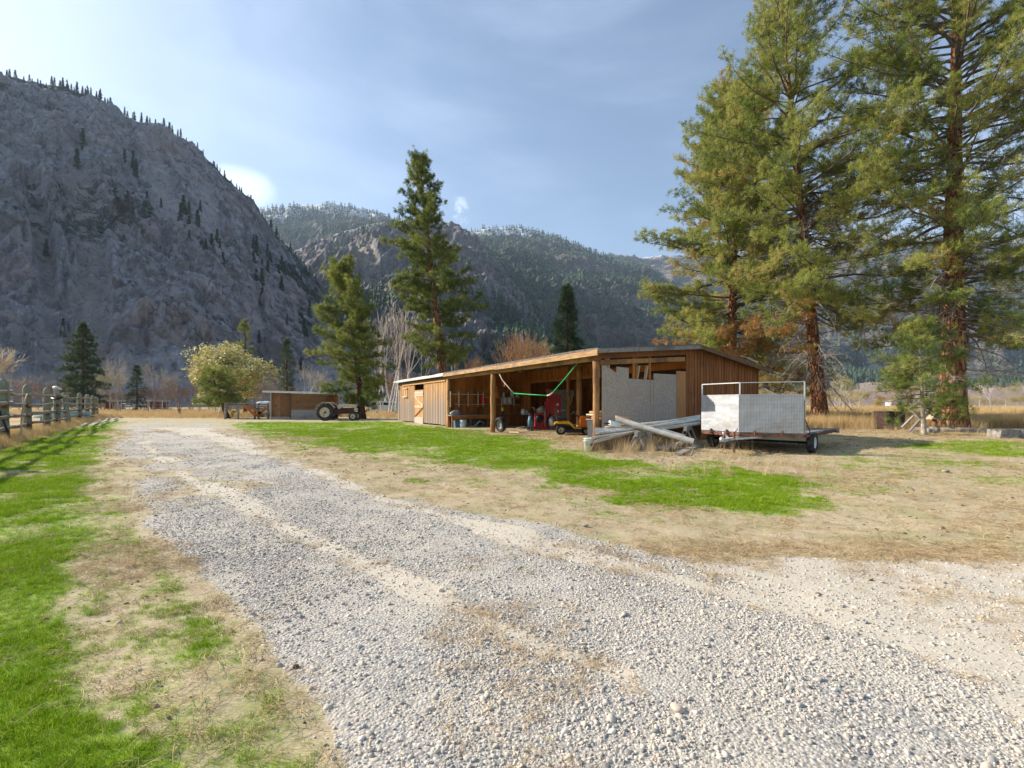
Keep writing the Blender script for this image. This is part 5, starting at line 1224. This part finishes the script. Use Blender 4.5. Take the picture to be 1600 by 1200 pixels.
MB().tube([(-.15, 0, 1.15), (-.38, 0, 1.42)], .025, 6).build('steering_column', m_black, tx_)
MB().tube([Vector((-.39, 0, 1.44)) + Matrix.Rotation(R(-35), 3, 'Y') @ Vector((math.cos(a * .5236) * .2, math.sin(a * .5236) * .2, 0)) for a in range(13)], .016, 6, False).build('steering_wheel', m_black, tx_)
MB().tube([(.65, .1, 1.3), (.65, .1, 1.75)], .03, 8).build('exhaust_pipe', m_rust, tx_)
MB().lathe([(0, -.03), (.09, -.03), (.09, .05), (0, .08)], (1.34, -.2, .92), 'x', 12).build('headlight', m_whitepaint, tx_)
MB().tube([(-1.6, 0, .45), (-1.95, 0, .42)], .04, 6).build('drawbar', m_rust, tx_)
# ------------------------------------------------------------------ van beyond
vn = thing('van', 'pale greenish white old van parked in the trees beyond the barn', 'van', GX(599, 78), R(2))
bd = MB(); bd.prism([(-2.25, .35), (-2.2, .95), (-1.75, 1.65), (-1.5, 1.78), (2.1, 1.78), (2.2, 1.6), (2.22, .35)], -.9, .9, lambda a, b, h: Vector((a, h, b))); bd.build('body', m_vanpaint, vn)
for x_, w_ in ((-1.2, .6), (-.35, .75), (.6, .75), (1.5, .75)): f_ = MB().box((x_, -.905, 1.35), (w_, .02, .42)).build('window', m_glass, vn); MB().box((x_, -.912, 1.12), (w_ + .06, .02, .04)).build('sill', m_whitepaint, f_)
MB().beam((-2.16, 0, 1.06), (-1.83, 0, 1.55), 1.4, .02, (0, 0, 1)).build('windscreen', m_glass, vn)
for x_ in (-1.4, 1.4):
    for y_ in (-.82, .82): wheel(vn, (x_, y_, .34), .34, .2, m_whitepaint)
MB().box((-2.28, 0, .45), (.08, 1.7, .16)).build('bumper', m_galv, vn)

# ------------------------------------------------------------------ left fence
fn_ = thing('post_and_rail_fence', 'weathered green log post and rail fence along the left verge', 'fence', (0, 0, 0))
def fp(Y): return Vector((-18.7 + .75 * (17.9 - Y), Y, 0))
random.seed(31)
FY = [3.2, 7.2, 11.0, 14.4, 17.9, 21.5, 25.5, 28.4, 30.8, 37.7, 42.6, 47.3, 50.3]
FH = [2.2, 2.25, 2.2, 2.2, 2.32, 2.25, 2.24, 1.72, 2.1, 2.24, 2.22, 2.2, 2.1]
for i, (y, h) in enumerate(zip(FY, FH)):
    p = fp(y); lx = random.uniform(-.05, .05) + (.35 if i == 8 else 0)
    lean_x = -.30 if i == 8 else random.uniform(-.05, .05); r_ = random.uniform(.145, .17) if i < 8 else random.uniform(.15, .18)
    pts = [p + Vector((lean_x * (1 - z / h) * -1 if i == 8 else lean_x * z / h, 0, z)) for z in (-.1, .3, h * .35, h * .65, h * .9, h * .96)]
    MB().tube(pts + [pts[-1] + Vector((0, 0, h * .04))], [r_ * 1.08, r_ * 1.04, r_, r_ * .98, r_ * .95, r_ * .75, r_ * .3], 10, wob=.05).build('post', m_greygreen, fn_)
for i in range(len(FY) - 1):
    for z in (.52, .95, 1.38, 1.82):
        if i in (7, 8) and z > 1.7 and random.random() < .5: continue
        a, b = fp(FY[i]), fp(FY[i + 1]); d = (b - a).normalized(); sd_ = Vector((d.y, -d.x, 0)) * (.13 if (i % 2) else -.05)
        za, zb_ = z + random.uniform(-.07, .07), z + random.uniform(-.07, .07)
        p0 = a - d * .45 + sd_ + Vector((0, 0, za)); p1 = b + d * .45 + sd_ + Vector((0, 0, zb_)); mid_ = (p0 + p1) / 2 + Vector((random.uniform(-.04, .04), 0, -random.uniform(.0, .07)))
        rr = random.uniform(.055, .085); MB().tube([p0, (p0 + mid_) / 2 + Vector((0, 0, .01)), mid_, (mid_ + p1) / 2, p1], [rr, rr * 1.05, rr, rr * .95, rr * .9], 8, wob=.08).build('rail', m_rail, fn_)
    for z in (.52, .95, 1.38):
        if random.random() < .7: MB().box(fp(FY[i + 1]) + Vector((.14, -.1, z - .1)), (.14, .28, .12), (0, 0, .6)).build('block', m_darkwood, fn_)
stk = MB(); stk.tube([W(28, 686, 18.2), W(33, 675, 18.2), W(34, 650, 18.3), W(37, 630, 18.3), W(43, 615, 18.6)], [.035, .035, .03, .03, .02], 7); o = stk.build('bent_stick', m_palewood); tag(o, 'pale bent stick leaning on the fence between its first two posts in view', 'stick')
stk = MB(); stk.tube([W(18, 690, 17.3), W(0, 645, 17.4), W(-6, 630, 17.5)], .035, 6); o = stk.build('iron_bar', m_black); tag(o, 'dark iron bar leaning on the nearest fence post in view', 'bar')
jk = thing('old_boot', 'dark and pale old boot stuck upside down on the short fence post', 'boot', fp(28.4) + Vector((0, 0, 1.72)))
MB().tube([(0, 0, -.1), (.0, 0, .25), (-.03, 0, .5), (.12, 0, .56)], [.13, .14, .13, .09], 9).build('boot_shaft', m_greywood, jk); MB().tube([(-.2, 0, .62), (.0, 0, .6), (.25, 0, .52)], [.08, .1, .06], 8).build('boot_foot', m_whitepaint, jk); MB().tube([(-.3, 0, .0), (0, -.1, -.1), (.3, 0, .05)], .06, 6).build('strap', m_black, jk)
bo = thing('upturned_boat', 'pale teal upturned boat lying in the field behind the fence', 'boat', GX(100, 40), R(8))
mb = MB(); 
hull = [(-2.2, .05), (-1.8, .45), (-.8, .62), (.6, .62), (1.6, .5), (2.1, .1)]
vs = []; 
for x_, h in hull:
    for k in range(7): a = math.pi * k / 6; vs.append((x_, math.cos(a) * (.3 + h * .7), math.sin(a) * h + .25))
fs = [(i * 7 + k, i * 7 + k + 1, (i + 1) * 7 + k + 1, (i + 1) * 7 + k) for i in range(5) for k in range(6)]
mb.add(vs, fs, True); mb.build('hull', m_teal, bo)
MB().tube([(-2.2, 0, .3), (0, 0, .89), (2.1, 0, .35)], .04, 6).build('keel', m_whitepaint, bo)
for x_ in (-1.2, 1.0): MB().box((x_, 0, .12), (.15, 1.3, .28)).build('support', m_greywood, bo)
# far red shelters, white pipe fence, wire fence
for px, w_, lb in ((172, 4.6, 'long low red horse shelter with a white frame across the field'), (243, 4.2, 'second red shelter with white posts, further right across the field')):
    r = thing('horse_shelter', lb, 'shelter', GX(px, 113), 0)
    MB().box((0, 1.2, .95), (w_, .1, 1.7)).build('back_wall', m_redshed, r); MB().prism([(-w_ / 2 - .2, 1.95), (w_ / 2 + .2, 1.95), (w_ / 2 + .2, 2.1), (-w_ / 2 - .2, 2.1)], -.9, 1.5, lambda a, b, h: Vector((a, h, b))).build('roof', m_whitepaint, r)
    for x_ in (-w_ / 2, -w_ / 2 + .9, w_ / 2): MB().box((x_, -.7, .97), (.16, .16, 1.95)).build('post', m_whitepaint, r)
    MB().box((-w_ / 2 + .45, -.6, 1.1), (.8, .05, 1.5)).build('side_panel', m_redshed, r); MB().box((w_ / 4, .4, .9), (w_ * .4, .05, .9)).build('stall_panel', m_darkgrey, r)
pf = thing('pipe_fence', 'pale metal pipe fence between the two red shelters', 'fence', (0, 0, 0))
for k in range(7):
    MB().tube([GX(190 + k * 6.2, 112), GX(190 + k * 6.2, 112) + Vector((0, 0, 1.4))], .06, 6).build('post', m_whitepaint, pf)
for z in (.5, .95, 1.4): MB().tube([GX(188, 112) + Vector((0, 0, z)), GX(229, 112) + Vector((0, 0, z))], .05, 6).build('rail', m_whitepaint, pf)
wf = thing('wire_fence', 'wire fence on grey posts crossing the tan field on the left', 'fence', (0, 0, 0))
wpx = [183, 188, 232, 278, 311, 337, 370, 400, 430]
for i, px in enumerate(wpx): MB().tube([GX(px, 72), GX(px, 72) + Vector((0, 0, 1.35))], .055, 6).build('post', m_greywood, wf)
for z in (.4, .8, 1.2): MB().tube([GX(183, 72) + Vector((0, 0, z)), GX(430, 72) + Vector((0, 0, z))], .012, 4).build('wire', m_grey, wf)
cf = thing('corral_fence', 'weathered brown corral rails between the bushy pine and the small shed', 'fence', (0, 0, 0))
for px in (352, 372, 398, 404, 419): MB().tube([GX(px, 43.5), GX(px, 43.5) + Vector((.02, 0, 1.45))], .10, 8).build('post', m_greywood, cf)
for z in (.95, 1.15, 1.35): MB().tube([GX(352, 43.4) + Vector((0, 0, z)), GX(385, 43.4) + Vector((0, 0, z + .05)), GX(420, 43.4) + Vector((0, 0, z - .05))], .07, 7).build('rail', m_rail, cf)
for (x0, z0, x1, z1) in ((380, 1.3, 400, .3), (388, 1.2, 410, .4), (400, .3, 416, 1.0)): MB().beam(GX(x0, 43.2) + Vector((0, 0, z0)), GX(x1, 43.2) + Vector((0, 0, z1)), .05, .25).build('brace', m_inner, cf)
wh = thing('white_barrel', 'white tank end showing left of the small shed', 'tank', GX(414, 50)); MB().lathe([(0, -.8), (.6, -.75), (.7, -.5), (.7, .5), (.6, .75), (0, .8)], (0, 0, .95), 'x', 18).build('tank_body', m_white, wh)
for x_ in (-.4, .4): MB().box((x_, 0, .18), (.12, .9, .36)).build('support', m_greywood, wh)
# far white rail / sheds at right
hs = thing('farm_building', 'small white farm building far across the field', 'building', GX(1400, 290), 0); MB().box((0, 0, 1.3), (9, 5, 2.6)).build('wall', m_whitepaint, hs)
MB().prism([(-5, 2.6), (5, 2.6), (0, 4.2)], -2.8, 2.8, lambda a, b, h: Vector((a, h, b))).build('roof', m_roofgrey, hs); MB().box((1, -2.52, 1.1), (1.1, .06, 2.1)).build('door', m_darkgrey, hs)

# ------------------------------------------------------------------ trailer
A_ = math.atan2(-.70, .714)
TRL = thing('flat_trailer', 'flat snowmobile trailer with a silver diamond plate V front shield', 'trailer', (6.98, 14.3, 0), A_)
DZ = .56; HW = 1.42; TL = 3.9; AP = (-.1, -.52)
for k in range(9): 
    x_ = -HW + .16 + k * (2 * HW - .04) / 9; MB().box((x_, TL / 2 + .02, DZ), (.305, TL, .035)).build('deck_board', m_greywood, TRL)
fr = MB()
for (a, b) in (((-HW, 0), (-HW, TL)), ((HW, 0), (HW, TL)), ((-HW, TL), (HW, TL)), ((-HW, 0), AP), (AP, (HW, 0)), ((-.5, 0), (-.5, TL)), ((.5, 0), (.5, TL)), ((-HW, 0), (HW, 0))): fr.beam((a[0], a[1], DZ - .06), (b[0], b[1], DZ - .06), .05, .08)
fr.build('frame', m_rust, TRL)
nd = MB(); nd.prism([(-HW, 0), AP, (HW, 0)], DZ - .015, DZ + .012, lambda a, b, h: Vector((a, b, h))); nd.build('nose_deck', m_greywood, TRL)
PH = 1.08
def panel(a, b):
    a, b = Vector((*a, 0)), Vector((*b, 0)); d = b - a; o = MB().box((d.length / 2, 0, PH / 2), (d.length - .01, .012, PH)).build('shield_panel', m_plate, TRL, (a.x, a.y, DZ + .02), (0, 0, math.atan2(d.y, d.x))); return o
panel((-HW, -.03), (AP[0], AP[1] - .03)); panel((AP[0], AP[1] - .03), (HW, -.03))
tz = DZ + PH + .36
for p in ((-HW, 0), AP, (HW, 0)): MB().beam((p[0], p[1] + .04, DZ), (p[0], p[1] + .04, tz), .034, .034, (0, 1, 0)).build('upright', m_galv, TRL)
MB().beam((-HW, .04, tz), (AP[0], AP[1] + .04, tz), .026, .026).build('top_rail', m_galv, TRL); MB().beam((AP[0], AP[1] + .04, tz), (HW, .04, tz), .024, .024).build('top_rail', m_galv, TRL)
MB().tube([(HW - .03, .08, DZ + .5), (HW - .03, .75, DZ + .02)], .014, 6).build('brace_rod', m_darkgrey, TRL); MB().tube([(-HW + .03, .08, DZ + .5), (-HW + .03, .75, DZ + .02)], .014, 6).build('brace_rod', m_darkgrey, TRL)
tg = MB(); tg.beam((-.1, 1.2, DZ - .12), (-.1, -1.75, DZ - .16), .08, .08); tg.beam((-.6, -.2, DZ - .12), (-.12, -1.3, DZ - .15), .05, .05); tg.beam((.4, -.2, DZ - .12), (-.08, -1.3, DZ - .15), .05, .05); tg.build('tongue', m_galv, TRL)
MB().lathe([(0, -.05), (.06, -.05), (.07, .03), (.04, .08), (0, .08)], (-.1, -1.8, DZ - .14), 'z', 12).build('coupler', m_galv, TRL); MB().tube([(-.1, -1.68, DZ - .1), (-.1, -1.72, DZ + .08)], .014, 6).build('latch', m_galv, TRL)
jk_ = MB(); jk_.tube([(-.02, -1.15, .0), (-.02, -1.15, .62)], .035, 8); jk_.lathe([(0, 0), (.09, 0), (.09, .02), (0, .02)], (-.02, -1.15, 0), 'z', 10); jk_.tube([(-.02, -1.15, .6), (.06, -1.15, .66), (.06, -1.15, .72)], .012, 6); jk_.build('jack', m_rust, TRL)
MB().tube([(-.1, -1.6, .38), (-.12, -1.62, .2), (-.18, -1.6, .06), (-.1, -1.5, .02)], .012, 5).build('safety_chain', m_rust, TRL)
MB().tube([(-HW + .1, .75, .28), (HW - .1, .75, .28)], .035, 8).build('axle', m_black, TRL)
for x_ in (-HW + .06, HW + .02): wheel(TRL, (x_, .75, .29), .29, .2, m_white if x_ > 0 else m_galv, 0, 'wheel', .55, (0, 0, R(90)))
for (x_, y_) in ((-1.05, -.17), (-.5, -.38), (.3, -.42), (.95, -.2)): MB().box((x_, y_ - .05, DZ + .01), (.03, .06, .14)).build('bracket', m_rust, TRL)
sc_k = MB(); sc_k.tube([(HW + .05, TL - .1, DZ - .12), (HW + .05, TL - .1, DZ + .02)], .06, 8); sc_k.build('tail_light', m_grey, TRL)

# ------------------------------------------------------------------ pipe pile
random.seed(41)
def pipe(px0, py0, Y0, px1, py1, Y1, r, mat, lb, sag=.03, cat='pipe', name='pipe', hollow=True):
    a, b = W(px0, py0, Y0), W(px1, py1, Y1); n = 6
    pts = [a.lerp(b, k / n) - Vector((0, 0, sag * math.sin(math.pi * k / n))) for k in range(n + 1)]
    mb = MB()
    if hollow:
        mb.tube(pts, r, 12, False); mb.tube([p for p in pts], r * .86, 12, False)
        # ring ends
    else: mb.tube(pts, r, 10)
    o = mb.build(name, mat); tag(o, lb, cat, 'pipes and poles heaped in front of the barn'); return o
pipe(963, 654, 14.9, 1084, 690, 13.9, .085, m_greyblue, 'thickest grey pipe slanting across the top of the heap', .02)
pipe(929, 671, 14.6, 1093, 661, 15.6, .055, m_greyblue, 'long pale pipe along the front of the heap, lowest at its middle', .10)
pipe(928, 674, 14.4, 1094, 655.5, 15.8, .045, m_offwhite, 'cream pipe just above the long front pipe', .05)
pipe(931, 677, 14.2, 1093, 652.5, 15.9, .04, m_offwhite, 'cream pipe whose right end sits second from the top', .05)
pipe(948, 668, 15.2, 1094, 650.0, 16.0, .045, m_offwhite, 'topmost cream pipe at the right end of the heap', .05)
pipe(925, 684, 14.0, 1010, 672, 14.8, .035, m_offwhite, 'short cream pole ending above the white bucket', .0)
pipe(928, 691, 13.9, 1000, 673, 14.8, .035, m_greyblue, 'grey pole along the edge of the leaning roof sheet', .0)
pipe(932, 688, 13.95, 1005, 671, 14.7, .025, m_palewood, 'thin tan stick between two poles at the left of the heap', 0, 'stick', 'stick', False)
pipe(1035, 671, 14.7, 1070, 681, 14.5, .03, m_offwhite, 'thin white pipe beside the thick slanting pipe', 0)
pipe(945, 668, 15.1, 1000, 661, 15.2, .03, m_palewood, 'tan pole lying under the thick pipe end', 0, 'pole', 'pole', False)
pipe(955, 665, 15.3, 1060, 657, 15.8, .04, m_palewood, 'long tan pole behind the pipes', .02, 'pole', 'pole', False)
pipe(944, 662, 14.8, 967, 660, 14.9, .025, m_black, 'short black rod sticking out at the upper left of the heap', 0, 'rod', 'rod', False)
o = MB().box(W(960, 662, 14.9), (.35, .2, .14), (.1, .2, .3), .03).build('white_block', m_white); tag(o, 'white plastic block resting on the left of the pipes', 'block')
o = MB().box(W(975, 655.5, 15.3), (.45, .3, .08), (.3, .15, .3), .02).build('orange_board', m_ply); tag(o, 'orange brown board scrap on top of the pipes', 'board')
# two saw horses carrying the pipes
for px, Y, lb in ((1001, 14.7, 'grey wooden sawhorse under the middle of the pipes'), (1075, 15.6, 'grey wooden sawhorse under the right end of the pipes')):
    p = GX(px, Y); h_ = EYE - (672 - HZ) / F * Y if px < 1050 else EYE - (664 - HZ) / F * Y
    r = thing('sawhorse', lb, 'sawhorse', p, R(62)); MB().beam((-.6, 0, h_ - .1), (.6, 0, h_ - .1), .09, .14).build('top_rail', m_greywood, r)
    for x_ in (-.5, .5):
        for y_ in (-.28, .28): MB().beam((x_, y_, 0), (x_ * .9, y_ * .1, h_ - .08), .09, .04, (0, 1, 0)).build('leg', m_greywood, r)
def leanboard(name, pts, th, mat, lb, cat='board', group=None):
    P = [Vector(p) for p in pts]; n = (P[1] - P[0]).cross(P[2] - P[0]).normalized() * th
    k = len(P); mb = MB(); mb.add(P + [p + n for p in P], [tuple(range(k)), tuple(reversed(range(k, 2 * k)))] + [(i, i + k, (i + 1) % k + k, (i + 1) % k) for i in range(k)])
    return tag(mb.build(name, mat), lb, cat, group)
leanboard('roof_sheet', [G(923, 706), W(930, 691, 13.9), W(985, 676, 14.9), W(1000, 676, 15.3), G(975, 702)], .03, simple('brown_sheet', (.20, .13, .07), .7, dirt=(.12, .08, .05)), 'brown sheet leaning against the left of the pipe heap', 'sheet')
for i, (x0, y0, x1, y1, Yt, w_, lb) in enumerate(((958, 700, 980, 672, 15.1, .2, 'grey plank leaning left of the middle sawhorse, widest one'), (972, 699, 984, 674, 15.2, .12, 'narrow grey plank leaning beside the widest leaning plank'), (1012, 698, 1005, 672, 15.0, .12, 'thin grey plank leaning right of the middle sawhorse'))):
    a, b = G(x0, y0), W(x1, y1, Yt); o = MB().beam(a, b, w_, .03, (0, -1, .3)).build('plank', m_greywood); tag(o, lb, 'plank')
leanboard('timber_sheet', [G(1010, 700), G(1090, 690), W(1098, 662, 16.4), W(1015, 672, 15.9)], .04, m_darkwood, 'dark weathered panel leaning behind the pipes towards the trailer', 'panel')
leanboard('osb_offcut', [W(985, 700, 15.0), W(1018, 698, 15.1), W(1018, 674, 15.4), W(988, 676, 15.3)], .02, m_osb, 'grey chipboard offcut standing behind the middle sawhorse', 'board')
o = MB().beam(G(1033, 706) + Vector((0, 0, .1)), G(1078, 697) + Vector((0, 0, .16)), .32, .05).build('plank', m_greywood); tag(o, 'wide grey plank lying flat right of the dry weeds', 'plank')
o = MB().beam(G(1060, 712) + Vector((0, 0, .05)), G(1090, 700) + Vector((0, 0, .08)), .2, .05).build('plank', m_greywood); tag(o, 'short grey plank lying on the dirt near the trailer jack', 'plank')
# bucket
bk = thing('white_bucket', 'white plastic bucket with a blue mark at the left of the pipe heap', 'bucket', G(920.5, 705))
MB().lathe([(0, 0), (.135, 0), (.155, .36), (.165, .365), (.165, .39), (.15, .39), (.128, .02), (0, .02)], n=22).build('bucket_shell', m_white, bk)
MB().lathe([(.158, .30), (.17, .30), (.17, .315), (.158, .315)], n=22).build('rim_band', m_white, bk)
MB().tube([(-.16, -.02, .34), (-.12, -.12, .22), (0, -.17, .17), (.12, -.12, .22), (.16, -.02, .34)], .005, 5).build('handle', m_grey, bk)
mk = MB(); vs = [(0, 0, 0)] ; mk.lathe([(0, 0), (.038, 0), (.038, .004), (0, .004)], (0, 0, 0), 'y', 14); mk.build('print_mark', simple('blue_print', (.06, .09, .30), .5), bk, (.045, -.148, .20), (R(4), 0, R(18)))
# hoop and weeds round the heap
o = MB().tube([G(1052, 706) + Vector((0, 0, 0)), W(1058, 692, 14), W(1070, 687, 14), W(1080, 692, 14), W(1083, 702, 14), G(1079, 712)], .012, 5).build('wire_hoop', m_palewood); tag(o, 'thin tan hoop of hose arching over the flat planks', 'hoop')
def weeds():
    P = []; S = []
    for cx, cy, n, sd_ in ((1020, 704, 70, .5), (985, 708, 45, .5), (1000, 700, 40, .9), (1085, 700, 25, .7), (945, 712, 16, .6), (1060, 712, 14, .6), (1200, 738, 16, .9), (1120, 718, 14, .5), (700, 668, 18, 1.6), (770, 680, 14, 1.2), (1330, 672, 60, 1.4), (1400, 672, 40, 1.0), (1470, 676, 50, 1.3), (1540, 684, 30, 1.4)):
        c = G(cx, cy)
        for _ in range(n): P.append((c.x + rng.normal(0, sd_), c.y + rng.normal(0, sd_ * .45), 0)); S.append(rng.uniform(.35, .9))
    S = np.array(S); pr = [blades('weed_tuft', 12, .7, .06, .007, .6, m_straw, 400 + i, .3, 3) for i in range(4)]
    scatter('dry_weeds', pr, np.array(P), up_rot(len(S), .2), np.repeat(S[:, None], 3, 1), 'dry tan weeds standing round the heap and trailer')
weeds()
# ------------------------------------------------------------------ right side bits
rb = thing('rusty_box', 'rusty square metal box standing in the dry grass', 'box', GX(1390, 26.3), R(2))
MB().box((0, 0, .46), (1.02, .8, .92)).build('box_body', m_darkrust, rb); MB().box((0, -.0, .95), (1.08, .86, .06)).build('lid', m_darkrust, rb); MB().box((0, -.405, .5), (1.0, .02, .05)).build('seam_strip', m_black, rb); MB().box((0, -.405, .2), (.9, .015, .32)).build('lower_panel', m_darkgrey, rb)
xs = thing('crossed_boards', 'weathered grey boards crossed in an X at the foot of the young pine', 'trestle', GX(1440, 23.2), 0)
for (a, b, w_) in (((-.62, 0, .05), (.55, .1, 1.25), .16), ((-.45, .15, 1.2), (.5, .05, -.02), .18), ((-.7, .3, .25), (.0, .3, .95), .12), ((.1, -.1, .95), (.7, .2, 1.1), .1)): MB().beam(a, b, .05, w_, (0, 1, 0)).build('board', m_greywood, xs)
for x_, y_, s_ in ((.35, -.3, .22), (.0, -.4, .16), (.6, -.1, .18)):
    o = blob('rock', m_concrete, None, (0, 0, .1), (s_, s_ * .8, s_), int(x_ * 10) + 3); o.location = GX(1440, 23.2) + Vector((x_, y_, 0)); tag(o, 'pale rock lying at the foot of the crossed boards', 'rock', 'pale rocks by the crossed boards')
bh = thing('wooden_stand', 'small tan wooden stand with a slanted top beside the thick pine', 'stand', GX(1460, 24.2), R(-4))
MB().tube([(0, 0, 0), (.02, 0, .62)], [.13, .1], 9).build('stump', m_log, bh); MB().prism([(-.3, .62), (.22, .62), (.2, 1.05), (.12, 1.08)], -.2, .2, lambda a, b, h: Vector((a, h, b))).build('slanted_top', m_palewood, bh)
for px, w_, lb in ((1571, 1.1, 'grey concrete block at the grass edge below the thick pine'), (1600, .8, 'second grey block, half out of frame at the right')):
    r = GX(px, 19.8); o = MB().box(r + Vector((0, 0, .17)), (w_, .5, .36), (0, 0, .15), .03).build('concrete_block', m_concrete); tag(o, lb, 'block')
o = MB().tube([GX(1425, 24.5) + Vector((0, 0, .1)), GX(1480, 24) + Vector((0, 0, .12)), GX(1550, 23) + Vector((0, 0, .1))], [.1, .13, .12], 9, wob=.08).build('fallen_log', m_greywood); tag(o, 'grey fallen log lying in the dry grass below the thick pine', 'log')
# red dead needles clump behind the barn ridge is part of the pine; extra stones on the yard
for px, py, s_, lb in ((1478, 738, .07, 'pale flat stone lying in the straw on the right'), (915, 824, .035, 'dark clod at the drive edge')):
    o = blob('rock', m_concrete, None, (0, 0, .02), (s_, s_ * .8, s_ * .5), 5); o.location = G(px, py); tag(o, lb, 'rock')

# ------------------------------------------------------------------ thin air
def haze():
    t = bpy.data.materials.new('air'); t.use_nodes = True; N = t.node_tree.nodes; N.clear(); o = N.new('ShaderNodeOutputMaterial')
    v = N.new('ShaderNodeVolumePrincipled'); v.inputs['Color'].default_value = (.62, .79, 1, 1); v.inputs['Density'].default_value = HAZE; v.inputs['Anisotropy'].default_value = .2
    t.node_tree.links.new(v.outputs[0], o.inputs['Volume'])
    b = MB().box((0, 5500, 840), (26000, 13000, 1700)).build('haze', t); tag(b, None, None, None, 'stuff')
HAZE = 6.5e-5
haze()
